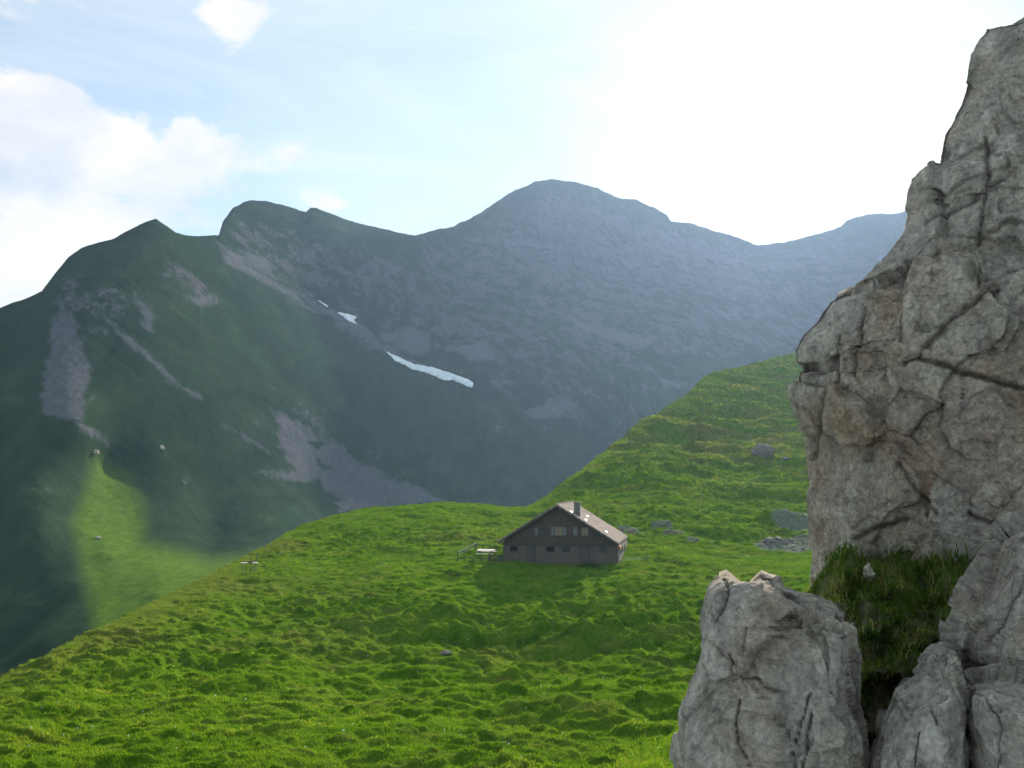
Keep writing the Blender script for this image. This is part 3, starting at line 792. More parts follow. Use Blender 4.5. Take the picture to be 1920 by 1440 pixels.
    shutter(-1.1, -.68, 3.22, 4.25); shutter(.28, .70, 3.22, 4.25)
    window(2.50, 3.26, 3.25, 4.18, 'curtain'); shutter(1.55, 2.0, 3.24, 4.2); shutter(3.35, 3.72, 3.24, 4.2, 'door')
    window(-2.55, -1.95, 3.3, 4.15, 'glass'); shutter(-3.0, -2.63, 3.28, 4.18)
    for u0, u1 in ((-5.9, -5.08), (-1.57, -.72)): window(u0, u1, 1.36, 1.92, 'dark', 0.0, 1)
    window(.3, 1.1, 1.36, 1.92, 'glass', 0.0, 2); window(4.6, 5.4, 1.4, 1.92, 'glass', 0.0, 2)
    def door(u0, u1, w1):
        d = MB(); d.box(u0, u1, -.05, -.003, -.3, w1); dr = d.build('door', M['door'], root)
        g = MB(); g.box(u0 - .1, u0, -.08, -.002, -.3, w1 + .1); g.box(u1, u1 + .1, -.08, -.002, -.3, w1 + .1); g.box(u0, u1, -.08, -.002, w1, w1 + .1)
        g.build('door_frame', M['frame'], dr)
        h = MB(); h.bar((u1 - .12, -.09, .9), (u1 - .12, -.09, 1.08), .015); h.bar((u1 - .12, -.09, .98), (u1 - .12, -.051, .98), .01); h.build('handle', M['metal'], dr)
    door(-3.9, -3.0, 1.92); door(2.35, 3.4, 1.98)
    # windows on the long right side
    for v in (3.0, 6.0, 9.5):
        fm = MB(); fm.box(HW + .005, HW + .06, v, v + .9, .95, 1.7); fr = fm.build('window', M['frame'], root)
        pn = MB(); pn.box(HW + .061, HW + .07, v + .07, v + .83, 1.02, 1.63); pn.build('pane', M['glass'], fr)
chalet()

# ------------------------------------------------------------------ terrace furniture
def gpt(px, py): return sheet_at(MEAD, px, py)
def picnic_table():
    c = gpt(906, 1047)
    r = empty('picnic_table', (c[0] + 0.35, c[1] + 0.4, c[2] + 0.12), R(-14), R(7))
    tag(r, 'bleached wooden picnic table with benches on the terrace left of the chalet', 'table')
    t = MB()
    for i in range(5): t.box(-1.05, 1.05, -.5 + i * .2, -.5 + i * .2 + .185, .74, .79)
    t.build('tabletop', M['table_wood'], r, .008)
    for s in (-1, 1):
        b = MB()
        for j in (0, 1): b.box(-1.05, 1.05, s * .85 - .17 + j * .17, s * .85 - .17 + j * .17 + .155, .43, .475)
        b.build('bench', M['table_wood'], r, .008)
        f = MB(); x = s * .75
        f.box(x - .035, x + .035, -.95, .95, .36, .43); f.box(x - .035, x + .035, -.48, .48, .67, .74)
        for q in (-1, 1): f.bar((x, q * .62, -.15), (x, q * .25, .7), .05, 4)
        f.build('trestle', M['dark_wood'], r)
picnic_table()
def rail_fence(name, pts, label, rails, height, npost, mat_r, mat_p, picket=False):
    g = [gpt(*q) for q in pts]; o = np.array(g[0])
    r = empty(name, o); tag(r, label, 'fence')
    for a, b in zip(g[:-1], g[1:]):
        a, b = np.array(a) - o, np.array(b) - o
        for k in range(npost + 1):
            q = a + (b - a) * k / npost
            m = MB(); m.box(q[0] - .05, q[0] + .05, q[1] - .05, q[1] + .05, q[2] - .4, q[2] + height + .06); m.build('post', mat_p, r)
        for h in rails:
            m = MB(); d = (b - a) / np.linalg.norm(b - a); nrm = np.array([d[1], -d[0], 0]) * .062
            m.bar(a + nrm + [0, 0, h], b + nrm + [0, 0, h], .055, 4); m.build('rail', mat_r, r)
        if picket:
            L = np.linalg.norm(b - a); n = int(L / .2)
            for k in range(n):
                q = a + (b - a) * (k + .5) / n; hh = height * random.uniform(.9, 1.12)
                m = MB(); m.prism([(q[0] - .045, q[2] - .1), (q[0] + .045, q[2] - .1), (q[0] + .045, q[2] + hh), (q[0], q[2] + hh + .07), (q[0] - .045, q[2] + hh)], q[1] - .115, q[1] - .09)
                m.build('picket', mat_p, r)
rail_fence('rail_fence', [(858, 1050), (893, 1035)], 'grey side rail fence at the left end of the terrace', (.55, .88), .9, 3, M['grey_wood'], M['dark_wood'])
rail_fence('rail_fence', [(892, 1036), (944, 1036)], 'long thin rail fence behind the picnic table', (.8,), .8, 4, M['dark_wood'], M['dark_wood'])
rail_fence('picket_fence', [(917, 1054), (941, 1056)], 'dark picket fence in front of the benches by the chalet corner', (.3, .75), .85, 2, M['dark_wood'], M['dark_wood'], True)
rail_fence('rail_fence', [(858, 1052), (916, 1055)], 'low front rail of the terrace below the picnic table', (.4,), .4, 4, M['dark_wood'], M['dark_wood'])

def pole_stand():
    c = gpt(467, 1074)
    s = c[1] / F
    r = empty('wooden_stand', c, R(8)); tag(r, 'small wooden stand with two pale boards and a tall thin pole on the left meadow', 'stand')
    m = MB(); m.bar((3 * s, 0, -.4), (3 * s, 0, 42 * s), .05, 8, .03); m.build('pole', M['dark_wood'], r)
    for x0, x1 in ((-14, -3), (7, 15)):
        b = MB(); b.box(x0 * s, x1 * s, -.35, .45, 17.5 * s, 19 * s); b.build('board', M['table_wood'], r, .01)
    f = MB(); f.box(-14 * s, 15 * s, .46, .52, 18 * s, 20.5 * s); f.box(-3 * s, 7 * s, -.25, .3, 17.6 * s, 18.9 * s); f.build('cross_beam', M['dark_wood'], r)
    for x in (-12, 10, 13):
        b = MB(); b.bar((x * s, 0, -.4), (x * s, 0.05, 17.4 * s), .035, 6); b.build('leg', M['grey_wood'], r)
    k = MB()
    for j in range(14):
        a0, a1 = j * 2 * math.pi / 14, (j + 1) * 2 * math.pi / 14
        k.bar((10.5 * s + 3.2 * s * math.cos(a0), -.06, 9.5 * s + 5 * s * math.sin(a0)), (10.5 * s + 3.2 * s * math.cos(a1), -.06, 9.5 * s + 5 * s * math.sin(a1)), .018, 5)
    k.build('hoop', M['metal'], r)
pole_stand()
def fence_post(px, py, h, lx, label, mat):
    c = gpt(px, py); o = MB()
    o.bar((0, 0, -.3), (lx, 0, h), .055, 7, .035)
    q = o.build('fence_post', mat); q.location = c
    tag(q, label, 'post', 'fence posts along the knoll edge')
fence_post(510.5, 1022, 1.05, -.38, 'pale leaning post highest on the knoll edge above the wooden stand', M['grey_wood'])
fence_post(498, 1029, .75, -.06, 'short pale post lower left of the leaning skyline post', M['grey_wood'])
fence_post(482, 1050, 1.0, .03, 'thin dark post just right of the wooden stand pole', M['dark_wood'])

# ------------------------------------------------------------------ leafy plants near the chalet
def plant_mesh(seed, n, spike=False, spread=.5, hmax=.55):
    r = random.Random(seed); vs, fs, ti = [], [], []
    for _ in range(n):
        a = r.uniform(0, 6.28); L = r.uniform(.25, .5); w = L * r.uniform(.2, .32); d = r.uniform(0, spread); h0 = r.uniform(.03, hmax) * (1 - d / spread * .6)
        b = a + r.uniform(-.8, .8); x, y = d * math.cos(a), d * math.sin(a); up = r.uniform(-.1, .55)
        ca, sa = math.cos(b), math.sin(b); k = len(vs); t = r.random()
        for s, ww, z in ((0, .15, 0), (.45, 1, up * .6), (.8, .7, up * .7), (1, .05, up * .45)):
            px, py, pz = x + ca * L * s, y + sa * L * s, h0 + z * L
            vs += [(px - sa * w * ww / 2, py + ca * w * ww / 2, pz), (px + sa * w * ww / 2, py - ca * w * ww / 2, pz)]; ti += [t, t]
        fs += [(k, k + 1, k + 3, k + 2), (k + 2, k + 3, k + 5, k + 4), (k + 4, k + 5, k + 7, k + 6)]
    if spike:
        for _ in range(60):
            z = r.uniform(.3, 1.1); a = r.uniform(0, 6.28); k = len(vs); q = .05 * (1.3 - z)+.02
            vs += [(0, 0, z), (q * math.cos(a), q * math.sin(a), z + .02), (q * .6 * math.cos(a + .5), q * .6 * math.sin(a + .5), z + .08), (0, 0, z + .05)]
            fs.append((k, k + 1, k + 2, k + 3)); ti += [.2] * 4
    return mesh_np('foliage', np.array(vs), np.array(fs)), ti
def plants():
    base = {}
    for key, seed, sp in (('a', 1, False), ('b', 2, True), ('c', 3, False)):
        me, ti = plant_mesh(seed, 90, sp); attr(me, 'tint', ti); me.materials.append(M['leaf'])
        base[key] = me
    me, ti = plant_mesh(5, 120, False, .6, .6); attr(me, 'tint', ti); me.materials.append(M['nettle']); base['n'] = me
    spots = [('a', 1211, 1053, 1.0, 'low dark dock plant nearest the chalet right corner'), ('b', 1235, 1052, 1.1, 'dark dock plant with a seed spike right of the chalet'),
             ('c', 1250, 1054, .8, 'small dark dock plant between the spiked one and the big clump'), ('a', 1264, 1056, 1.25, 'biggest dark dock clump right of the chalet'),
             ('c', 1280, 1058, .9, 'dark dock plant right of the biggest clump'), ('a', 1292, 1057, .8, 'rightmost dark dock plant of the row'),
             ('n', 1092, 1060, .9, 'pale leafy nettle clump at the chalet wall by the large door'), ('n', 1107, 1059, 1.1, 'largest pale nettle clump at the foot of the chalet wall'), ('n', 1119, 1062, .8, 'small pale nettle clump right of the largest one'),
             ('c', 843, 1076, 1.0, 'dark leafy plant leftmost on the meadow below the terrace'), ('a', 857, 1079, 1.1, 'dark leafy clump below the terrace fence corner'), ('c', 884, 1066, 1.1, 'dark leafy plant just under the terrace shadow'),
             ('a', 1344, 1070, .9, 'dark leafy plant on the open meadow between chalet and rock pillar')]
    for k, px, py, s, lab in spots:
        o = bpy.data.objects.new('leafy_plant', base[k]); COL.objects.link(o)
        o.location = gpt(px, py) - np.array([0, 0, .05]); o.scale = (s, s, s); o.rotation_euler = (0, 0, random.uniform(0, 6))
        tag(o, lab, 'plant', 'pale nettle clumps at the chalet wall' if k == 'n' else 'dark leafy dock plants in the meadow')
plants()

# ------------------------------------------------------------------ ROCKS in the foreground
def rock_relief(p, nrm, s=1.0, seed=0, shear=0.5):
    q = p.copy(); q[:, 0] += shear * p[:, 2] * 0.35; q[:, 2] -= shear * p[:, 0] * 0.5
    w = q + 0.12 * np.stack([fbm(q[:, 0] * 1.7, q[:, 1] * 1.7, q[:, 2] * 1.7, 3, seed + 1), fbm(q[:, 0] * 1.7, q[:, 1] * 1.7, q[:, 2] * 1.7, 3, seed + 2), fbm(q[:, 0] * 1.7, q[:, 1] * 1.7, q[:, 2] * 1.7, 3, seed + 3)], -1)
    a, ea = cells(w, np.array([1.25, 1.25, 1.7]) * s, seed + 1)
    b, eb = cells(w, np.array([0.38, 0.38, 0.48]) * s, seed + 2)
    c, ec = cells(w, np.array([0.15, 0.15, 0.19]) * s, seed + 3)
    h = 0.34 * s * a + 0.11 * s * b + 0.03 * s * c
    h = h - 0.025 * s * np.exp(-(ea / 0.02) ** 2) * (fbm(q[:, 0] * 2, q[:, 1] * 2, q[:, 2] * 2, 2, seed + 8) > -0.1)
    h = h + 0.045 * s * fbm(w[:, 0] / 0.8, w[:, 1] / 0.8, w[:, 2] / 0.8, 6, seed + 5, 0.62)
    h = h + 0.02 * ridged(w[:, 0] / 0.12, w[:, 1] / 0.12, w[:, 2] / 0.12, 4, seed + 6, 0.6) * 1.3
    crack = np.exp(-(ea / 0.016) ** 2) * 0.6 * sstep(-0.1, 0.4, fbm(q[:, 0], q[:, 1], q[:, 2], 2, seed + 9))
    return h, crack
def normals_grid(V, wrap=False):
    du = np.roll(V, -1, 1) - np.roll(V, 1, 1) if wrap else np.gradient(V, axis=1)
    dv = np.gradient(V, axis=0)
    n = np.cross(du, dv); n /= np.linalg.norm(n, axis=-1, keepdims=True) + 1e-9
    return n
def proj(p): return CX + F * p[..., 0] / p[..., 1], HZ - F * p[..., 2] / p[..., 1]

def finish_rock(name, V, mat, label, seed, amp, scale, cracks=(), shear=0.5, wt=None):
    nr, nc, _ = V.shape
    n = normals_grid(V, True)
    ctr = V.mean(1, keepdims=True)
    flip = (n * (V - ctr)).sum() < 0
    if flip: n = -n
    h, crack = rock_relief(V.reshape(-1, 3), n.reshape(-1, 3), scale, seed, shear)
    h = h.reshape(nr, nc) * amp * (1.0 if wt is None else wt); crack = crack.reshape(nr, nc)
    px, py = proj(V)
    for pts, wpx, dep in cracks:
        jx = px + 3.5 * fbm(px / 30, py / 30, oct=3, seed=seed + 40); jy = py + 3.5 * fbm(px / 30, py / 30, oct=3, seed=seed + 44)
        d = line_dist(jx, jy, pts); front = (n[..., 1] < 0.1)
        g = np.exp(-(d / wpx) ** 2) * front
        h = h - 0.65 * dep * g; crack = np.maximum(crack, np.exp(-(d / (wpx * .8)) ** 2) * front)
    lim = 1.0
    V2 = V + n * (h * lim)[..., None]
    v = V2.reshape(-1, 3)
    f = grid_faces(nr, nc, True)
    # caps
    v = np.concatenate([v, V2[0].mean(0)[None], V2[-1].mean(0)[None]])
    a, b = nr * nc, nr * nc + 1
    j = np.arange(nc); k = (j + 1) % nc
    cap = np.concatenate([np.stack([k, j, 0 * j + a, 0 * j + a], -1), np.stack([(nr - 1) * nc + j, (nr - 1) * nc + k, 0 * j + b, 0 * j + b], -1)])
    tri = np.concatenate([f[:, [0, 1, 2]], f[:, [0, 2, 3]], cap[:, :3]])
    if flip: tri = tri[:, ::-1]
    me = mesh_np(name, v, tri)
    attr(me, 'crack', np.concatenate([crack.ravel(), [0, 0]]))
    o = link(name, me, M[mat], smooth=True)
    tag(o, label, 'rock')
    return V2

# the tall pillar: horizontal sections stacked, left edge follows the photograph's outline at 9 m
pil = [(-10, 1935), (22, 1925), (30, 1915), (45, 1888), (51, 1879), (52, 1850), (70, 1838), (105, 1820), (150, 1810), (195, 1796), (215, 1786), (250, 1766), (300, 1755), (312, 1750),
       (325, 1724), (336, 1710), (380, 1704), (391, 1702), (397, 1709), (440, 1700), (465, 1680), (490, 1660), (520, 1638), (540, 1620), (545, 1576), (560, 1550), (580, 1536), (600, 1526),
       (630, 1500), (655, 1487), (680, 1490), (692, 1502), (700, 1494), (740, 1490), (790, 1505), (815, 1520), (900, 1525), (930, 1514), (985, 1520), (1060, 1524), (1090, 1520), (1200, 1530), (1600, 1540), (2600, 1540)]
def pillar():
    D0 = 9.0
    py = np.concatenate([np.linspace(-10, 1120, 720), np.linspace(1130, 2600, 60)])
    pl = np.interp(py, *np.array(pil, float).T)
    xl = (pl - CX) / F * D0; z = (HZ - py) / F * D0
    # smooth body line far from the outline's small steps
    W = 6.5
    nf, nbk = 520, 60
    s = np.linspace(0, 1, nf) ** 1.35
    q = s * W
    # front face: turns the corner, then runs towards the viewer on the right
    xs = xl[:, None] + q[None] * 0.93
    ys = D0 - 0.75 * (1 - np.exp(-q / 0.28))[None] - 0.36 * q[None] + 0 * xs
    # ledges: the face leans in toward the top
    lean = np.interp(py, [-10, 300, 560, 900, 1120], [0.9, 0.35, 0.1, 0.0, 0.1])[:, None]
    ys = ys + lean * (1 - np.exp(-q / 0.5))[None]
    topfade = sstep(-10, 40, py)[:, None]
    sb = np.linspace(1, 0, nbk + 2)[1:-1]
    xb = xl[:, None] + 0.95 * sb[None] * W; yb = D0 + 0.25 * np.sqrt(sb)[None] + 0.62 * sb[None] * W + 0 * xb
    X = np.concatenate([xs, xb], 1); Y = np.concatenate([ys, yb], 1)
    Z = np.broadcast_to(z[:, None], X.shape)
    V = np.stack([X, Y, Z + 0 * X], -1)
    cr = [([(1610, 560), (1598, 640), (1590, 700)], 4, .05), ([(1708, 500), (1690, 600), (1695, 640)], 5, .06), ([(1490, 690), (1545, 690), (1600, 640)], 5, .08), ([(1700, 690), (1790, 600), (1870, 540)], 6, .08),
          ([(1715, 672), (1820, 700), (1920, 730)], 6, .09), ([(1600, 1010), (1660, 985), (1700, 975)], 5, .07), ([(1830, 440), (1850, 330), (1845, 260)], 6, .06), ([(1740, 420), (1800, 380), (1880, 330)], 6, .06),
          ([(1690, 870), (1720, 920), (1760, 960)], 5, .04), ([(1820, 960), (1870, 980), (1920, 985)], 6, .08), ([(1560, 620), (1560, 700), (1545, 800), (1530, 860)], 5, .05)]
    finish_rock('rock_pillar', V, 'cliff', 'towering grey rock pillar filling the right edge of the view', 3, 0.5, 1.0, cr, wt=np.concatenate([0.4 + 0.6 * sstep(0.0, 0.55, q), np.full(nbk, 0.4)])[None])
pillar()

def loft_rock(name, rows, D0, depth, mat, label, seed, cracks=(), amp=0.6, scale=0.7, nrow=330, ncol=420, pw=0.72, shear=0.5, dtop=0.25, tilt=0.0, yaw=None):
    """rows: (py, left px, right px); horizontal sections with the given silhouettes"""
    a = np.array(rows, float)
    py = np.concatenate([np.linspace(a[0, 0], min(1460, a[-1, 0]), nrow), np.linspace(1465, a[-1, 0], 30) if a[-1, 0] > 1470 else []])
    l = np.interp(py, a[:, 0], a[:, 1]); r = np.interp(py, a[:, 0], a[:, 2])
    z = (HZ - py) / F * D0
    cx = ((l + r) / 2 - CX) / F * D0; hw = (r - l) / 2 / F * D0
    k = np.clip((py - a[0, 0]) / 60.0, 0, 1)
    hd = depth * (dtop + (1 - dtop) * np.sqrt(1 - (1 - k) ** 2))
    th = np.linspace(0, 2 * np.pi, ncol, endpoint=False)
    c, s = np.cos(th), np.sin(th)
    ex, ey = np.sign(c) * np.abs(c) ** pw, np.sign(s) * np.abs(s) ** pw
    br = math.atan2(cx.mean(), D0) if yaw is None else yaw
    e, f_ = hw[:, None] * ex[None], hd[:, None] * ey[None] + tilt * hw[:, None] * ex[None]
    X = cx[:, None] + e * math.cos(br) + f_ * math.sin(br); Y = D0 - e * math.sin(br) + f_ * math.cos(br)
    Z = np.broadcast_to(z[:, None], X.shape)
    V = np.stack([X, Y, Z], -1)
    return finish_rock(name, V, mat, label, seed, amp, scale, cracks, shear)

loft_rock('boulder', [(1096, 1376, 1420), (1101, 1366, 1440), (1108, 1356, 1470), (1118, 1354, 1520), (1130, 1352, 1556), (1142, 1350, 1584), (1148, 1349, 1590), (1160, 1345, 1590), (1200, 1335, 1586), (1250, 1317, 1580), (1300, 1297, 1586),
                      (1340, 1288, 1592), (1380, 1282, 1596), (1440, 1290, 1598), (1600, 1290, 1610), (2500, 1270, 1620)], 5.9, 0.75, 'boulder', 'large grey cracked boulder standing at the bottom edge left of the grassy ledge', 12,
          [([(1385, 1310), (1376, 1355), (1382, 1400), (1400, 1440)], 2.7, 0.045), ([(1444, 1270), (1460, 1330), (1480, 1400), (1490, 1440)], 2.7, 0.045), ([(1518, 1300), (1505, 1350), (1488, 1400)], 2.7, 0.041), ([(1522, 1340), (1512, 1400), (1505, 1440)], 2.7, 0.036),
           ([(1378, 1230), (1388, 1275), (1410, 1275), (1428, 1290)], 2.7, 0.027), ([(1368, 1095), (1372, 1130), (1362, 1170)], 2.7, 0.032), ([(1420, 1105), (1470, 1130), (1510, 1150)], 2.7, 0.032), ([(1408, 1170), (1400, 1220)], 2.7, 0.013), ([(1455, 1180), (1520, 1178)], 2.7, 0.023)], amp=0.44, scale=0.62, tilt=-0.25, pw=0.45, dtop=0.65)
loft_rock('boulder', [(1190, 1583, 1600), (1200, 1581, 1608), (1240, 1580, 1612), (1290, 1584, 1610), (1320, 1588, 1606)], 5.95, 0.16, 'boulder', 'narrow upright splinter of rock beside the large cracked boulder', 15, amp=0.22, scale=0.4, nrow=140, ncol=120)
loft_rock('boulder', [(1226, 1745, 1775), (1232, 1740, 1790), (1250, 1735, 1800), (1270, 1722, 1808), (1290, 1700, 1812), (1300, 1680, 1815), (1320, 1672, 1815), (1350, 1655, 1812), (1380, 1640, 1815), (1440, 1622, 1815), (1600, 1600, 1830), (2400, 1580, 1840)],
          5.2, 0.55, 'boulder', 'grey pointed boulder in the middle of the bottom right corner', 22, [([(1712, 1300), (1690, 1325)], 2.7, 0.023), ([(1735, 1320), (1760, 1360)], 2.7, 0.023), ([(1720, 1375), (1715, 1440)], 2.7, 0.027)], amp=0.42, scale=0.6)
loft_rock('boulder', [(1286, 1822, 1900), (1296, 1818, 2000), (1330, 1815, 2200), (1360, 1812, 2300), (1400, 1822, 2300), (1440, 1832, 2300), (1600, 1830, 2300), (2400, 1820, 2300)],
          4.9, 0.6, 'boulder', 'rough grey boulder in the extreme bottom right corner', 27, [([(1850, 1300), (1870, 1380), (1860, 1440)], 2.7, 0.018)], amp=0.36, scale=0.6, yaw=R(24))
loft_rock('boulder', [(985, 1935, 2150), (1000, 1908, 2250), (1015, 1894, 2300), (1035, 1886, 2350), (1060, 1876, 2380), (1100, 1856, 2400), (1150, 1834, 2400), (1190, 1818, 2400), (1215, 1816, 2380), (1240, 1828, 2350), (1258, 1850, 2320), (1275, 1880, 2300), (1300, 1900, 2280), (1330, 1930, 2250)],
          5.5, 0.7, 'boulder', 'bulging pale grey rock above the bottom right boulders, right of the grassy ledge', 31, [([(1905, 1060), (1880, 1130), (1860, 1180)], 2.7, 0.023), ([(1840, 1200), (1870, 1170)], 2.7, 0.013)], amp=0.4, scale=0.7, yaw=R(22))

def ledge():
    px1, py1 = np.linspace(1512, 2150, 150), np.linspace(1700, 1035, 170)
    px, py = np.meshgrid(px1, py1)
    D = np.interp(py, [1035, 1060, 1150, 1250, 1330, 1450, 1700], [8.35, 8.0, 7.1, 6.6, 6.4, 6.25, 6.1]) - np.clip(px - 1650, 0, 400) * 0.0022 * sstep(1200, 1040, py)
    D = D + 0.25 * fbm(px / 70, py / 50, oct=4, seed=83)
    p = P(px, py, D); p[..., 2] += 0.08 * fbm(px / 25, py / 25, oct=3, seed=85)
    sag = sstep(1575, 1512, px) * 0.35; p[..., 2] -= sag
    me = mesh_np('ledge_soil', p.reshape(-1, 3), grid_faces(*px.shape))
    o = link('ledge_soil', me, M['soil'], smooth=True)
    tag(o, kind='structure')
    # small stones on it
    for qx, qy, sz, lab, sd in ((1634, 1088, .05, 'small pointed grey stone poking out of the ledge grass', 4), (1790, 1052, .025, 'tiny white stone high on the grassy ledge', 6)):
        v, f = stone_mesh(sd, 4, (0.7, .7, 1.2)); cc, _ = cells(v, .7, sd); v = v * (1 + .35 * cc)[:, None] * sz
        me2 = mesh_np('ledge_stone', v, f); attr(me2, 'crack', np.zeros(len(v)))
        q = link('ledge_stone', me2, M['boulder']); i = np.abs(py1 - qy).argmin(); j = np.abs(px1 - qx).argmin()
        q.location = p[i, j] * 0.985; tag(q, lab, 'stone')
    # tufts
    poly = [(1505, 1030), (1690, 1030), (1760, 1030), (1900, 1030), (1890, 1100), (1830, 1180), (1790, 1260), (1740, 1250), (1690, 1300), (1610, 1330), (1600, 1200), (1585, 1140), (1540, 1135)]
    n = 30000
    gx, gy = rng.uniform(1508, 1900, n), rng.uniform(1034, 1335, n)
    cl = perlin(gx / 26, gy / 20, seed=91)
    keep = (poly_dist(gx, gy, poly) > rng.uniform(-6, 6, n)) & ((cl > rng.uniform(-0.9, 0.2, n)) | (gx < 1590))
    gx, gy, cl = gx[keep], gy[keep], cl[keep]; n = len(gx)
    ci = np.interp(gx, px1, np.arange(len(px1))).round().astype(int); ri = np.interp(-gy, -py1, np.arange(len(py1))).round().astype(int)
    b = p[ri, ci] + rng.normal(0, .015, (n, 3))
    L = rng.uniform(.04, .13, n) * np.where(rng.uniform(0, 1, n) < .05, 2.1, 1) * (0.8 + 0.5 * cl) * (0.75 + 0.5 * (b[:, 1] > 7.2))
    w = rng.uniform(.0022, .0045, n)
    a = rng.uniform(0, 2 * np.pi, n); dx, dy = np.cos(a) * .6 - .15, np.sin(a) * .6 - .35
    droop = rng.uniform(.5, 1.5, n)
    tint = np.clip(rng.normal(.4, .2, n) + .45 * (rng.uniform(0, 1, n) < .14) + .35 * sstep(-.1, .5, perlin(gx / 60, gy / 40, seed=95)), 0, 1)
    segs = 5; vs = []
    for k in range(segs):
        s = k / (segs - 1)
        c = b + np.stack([dx * L * s * s * droop, dy * L * s * s * droop, L * (s - .45 * droop * s * s * s)], -1)
        ww = w * (1 - .92 * s); sd = np.stack([-np.sin(a) * ww, np.cos(a) * ww, 0 * ww], -1)
        sd2 = np.stack([ww, 0 * ww, 0 * ww], -1) * .6
        vs += [c - sd - sd2, c + sd + sd2]
    v = np.stack(vs, 1).reshape(-1, 3)
    off = np.arange(n)[:, None] * segs * 2
    f = np.concatenate([np.stack([off + 2 * k, off + 2 * k + 1, off + 2 * k + 3, off + 2 * k + 2], -1).reshape(-1, 4) for k in range(segs - 1)])
    me = mesh_np('ledge_grass', v, f); attr(me, 'tint', np.repeat(tint, segs * 2))
    tag(link('ledge_grass', me, M['ledge_blade']), kind='stuff')
ledge()

# ------------------------------------------------------------------ haze
HAZE_DENS = 0.000068
def haze():
    m, nt = newmat('haze_air')
    v = nt.nodes.new('ShaderNodeVolumePrincipled'); o = nt.nodes.new('ShaderNodeOutputMaterial')
    v.inputs['Color'].default_value = (0.46, 0.65, 1.0, 1); v.inputs['Density'].default_value = HAZE_DENS; v.inputs['Anisotropy'].default_value = 0.5
    nt.links.new(v.outputs[0], o.inputs['Volume'])
    b = MB(); b.box(-2200, 2200, -60, 2300, HAZE_Z[0], HAZE_Z[1])
    q = b.build('haze', m); tag(q, kind='stuff')
zs = [v for o in bpy.data.objects if o.type == 'MESH' and o.name in ('mountains', 'meadow') for v in (min(c[2] for c in o.bound_box), max(c[2] for c in o.bound_box))]
HAZE_Z = (min(zs + [-22]) - 1.0, max(zs) + 3.0)
haze()

# ------------------------------------------------------------------ light, sky, camera
AZ, EL = R(16.5), R(20.0)
sun = bpy.data.lights.new('sun', 'SUN'); sun.energy = 5.0; sun.angle = R(0.5); sun.color = (1.0, 0.93, 0.80)
so = bpy.data.objects.new('sun', sun); COL.objects.link(so)
so.rotation_euler = (R(90) - EL, 0, R(180) - AZ)
so.location = (50, 200, 100)

w = bpy.data.worlds.new('World'); scene.world = w; w.use_nodes = True
nt = w.node_tree; nt.nodes.clear()
sky = nt.nodes.new('ShaderNodeTexSky'); sky.sky_type = 'NISHITA'; sky.sun_disc = False
sky.sun_elevation = EL; sky.sun_rotation = AZ
sky.altitude = 1500; sky.air_density = 1.0; sky.dust_density = 1.0; sky.ozone_density = 1.5
bg = nt.nodes.new('ShaderNodeBackground'); bg.inputs['Strength'].default_value = 0.06
out = nt.nodes.new('ShaderNodeOutputWorld')
tc = nt.nodes.new('ShaderNodeTexCoord')
def wmap(scale, loc=(0, 0, 0), rot=(0, 0, 0)):
    mp = nt.nodes.new('ShaderNodeMapping'); mp.inputs['Scale'].default_value = scale; mp.inputs['Location'].default_value = loc; mp.inputs['Rotation'].default_value = rot
    nt.links.new(tc.outputs['Generated'], mp.inputs['Vector']); return mp.outputs['Vector']
sep = nt.nodes.new('ShaderNodeSeparateXYZ'); nt.links.new(tc.outputs['Generated'], sep.inputs[0])
dx, dy, dz = sep.outputs
def blob(ax, ez, ra, re):
    """soft patch of sky at azimuth ax, elevation ez (unit-direction space)"""
    cxd, czd = math.sin(ax) * math.cos(ez), math.sin(ez)
    a = math_(nt, 'DIVIDE', math_(nt, 'SUBTRACT', dx, cxd), ra); b = math_(nt, 'DIVIDE', math_(nt, 'SUBTRACT', dz, czd), re)
    r2 = math_(nt, 'ADD', math_(nt, 'MULTIPLY', a, a), math_(nt, 'MULTIPLY', b, b))
    e = math_(nt, 'POWER', 2.718, math_(nt, 'MULTIPLY', r2, -1.0))
    return math_(nt, 'MULTIPLY', e, math_(nt, 'GREATER_THAN', dy, 0.0))
def angpx(px, py): return math.atan2(px - CX, F), math.atan2(HZ - py, math.hypot(px - CX, F))
def blobpx(px, py, rx, ry): return blob(*angpx(px, py), rx / F, ry / F)
cum = noise(nt, wmap((1, 1, 1.3), (3.1, 0, 1.2)), 6.5, 8, 0.58, 0.25)
regs = [blobpx(60, 210, 150, 90), blobpx(190, 300, 200, 105), blobpx(380, 300, 130, 75), blobpx(60, 430, 330, 170), blobpx(-200, 300, 250, 200), blobpx(-60, 520, 330, 110)]
reg = regs[0]
for r in regs[1:]: reg = math_(nt, 'MAXIMUM', reg, r)
for q in (blobpx(430, 50, 70, 60), blobpx(140, 45, 70, 55), blobpx(140, 45, 70, 55), blobpx(10, 20, 110, 70), blobpx(10, 20, 110, 70), blobpx(590, 380, 80, 35), blobpx(530, 285, 75, 45)):
    reg = math_(nt, 'MAXIMUM', reg, math_(nt, 'MULTIPLY', q, 0.56))
cm = math_(nt, 'ADD', reg, math_(nt, 'MULTIPLY', math_(nt, 'SUBTRACT', cum, 0.5), 2.6))
cmask = ramp(nt, cm, [(0.42, (0, 0, 0)), (0.66, (0.92, 0.92, 0.92))], 'EASE')
shade = ramp(nt, noise(nt, wmap((1, 1, 1.6), (0, 0, 0.35)), 7, 6, 0.55), [(0.34, (4.9, 5.25, 5.8)), (0.56, (7.7, 7.2, 6.6))])
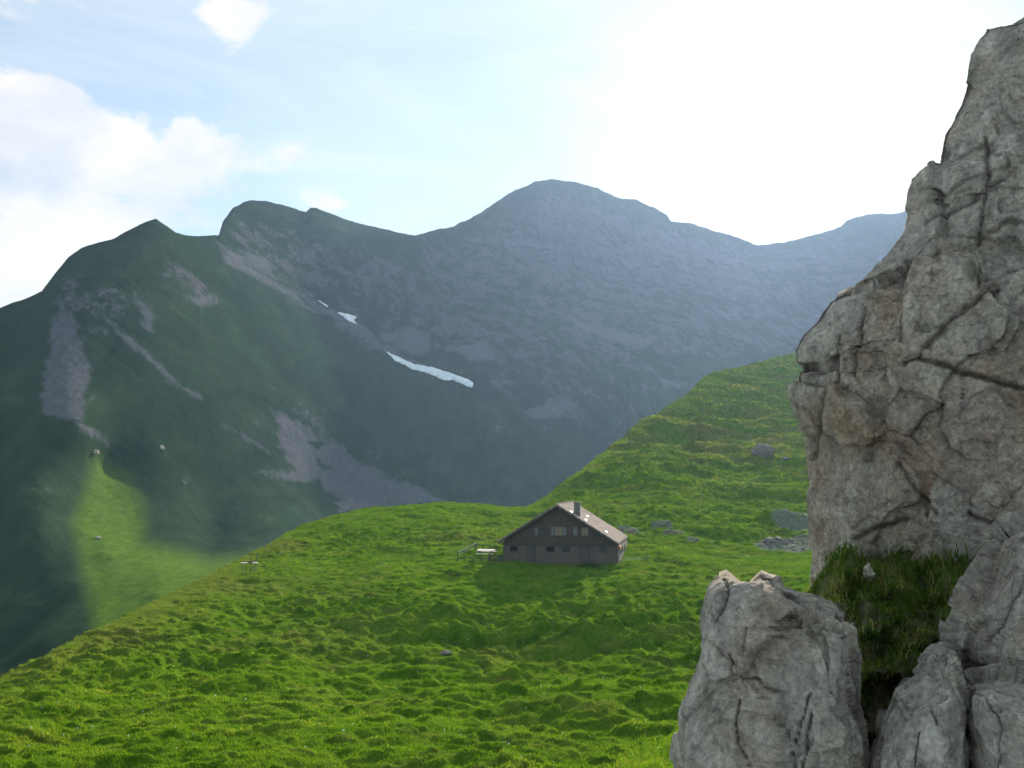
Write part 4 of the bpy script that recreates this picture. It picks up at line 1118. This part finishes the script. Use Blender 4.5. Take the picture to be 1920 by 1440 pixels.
cir = noise(nt, wmap((0.9, 0.9, 3.6), (0, 0, 0), (0, R(24), 0)), 3.2, 7, 0.6, 0.7)
cirm = ramp(nt, cir, [(0.42, (0, 0, 0)), (0.72, (0.55, 0.55, 0.55))])
skyc = mixc(nt, 0.42, sky.outputs[0], (5.7, 6.9, 7.3))
skyc = mixc(nt, cirm, skyc, (7.6, 7.6, 7.3))
skyc = mixc(nt, 1.0, skyc, (7.8, 7.5, 6.95), 'DARKEN')
wisp = noise(nt, wmap((1.0, 1.0, 2.4), (0.4, 0, 0.9), (0, R(-28), 0)), 4.2, 7, 0.6, 0.9)
thin = ramp(nt, math_(nt, 'ADD', math_(nt, 'SUBTRACT', wisp, math_(nt, 'MULTIPLY', blobpx(1450, 110, 330, 260), 0.6)), 0.0), [(0.2, (0, 0, 0)), (0.5, (0.9, 0.9, 0.9))])
thin = math_(nt, 'MULTIPLY', thin, math_(nt, 'SUBTRACT', 1.0, blobpx(100, 150, 700, 900), True))
skyc = mixc(nt, thin, skyc, (4.5, 5.9, 6.5))
skyc = mixc(nt, cmask, skyc, shade)
skyc = mixc(nt, 1.0, skyc, (7.8, 7.5, 6.95), 'DARKEN')
nt.links.new(skyc, bg.inputs['Color']); nt.links.new(bg.outputs[0], out.inputs['Surface'])

cam = bpy.data.cameras.new('camera'); co = bpy.data.objects.new('camera', cam); COL.objects.link(co)
cam.sensor_fit = 'HORIZONTAL'; cam.sensor_width = 36; cam.lens = 36 * F / 1920; cam.shift_y = (HZ - 720) / 1920
cam.clip_start = 0.1; cam.clip_end = 6000
co.location = (0, 0, 0); co.rotation_euler = (R(90), 0, 0)
scene.camera = co

scene.render.engine = 'CYCLES'
c = scene.cycles
c.max_bounces = 6; c.diffuse_bounces = 3; c.glossy_bounces = 2; c.transmission_bounces = 3; c.volume_bounces = 1; c.transparent_max_bounces = 4
c.use_denoising = True
c.sample_clamp_indirect = 6
vs = scene.view_settings
vs.view_transform = 'Standard'; vs.look = 'None'; vs.exposure = 1.15; vs.gamma = 1.0; vs.use_curve_mapping = False
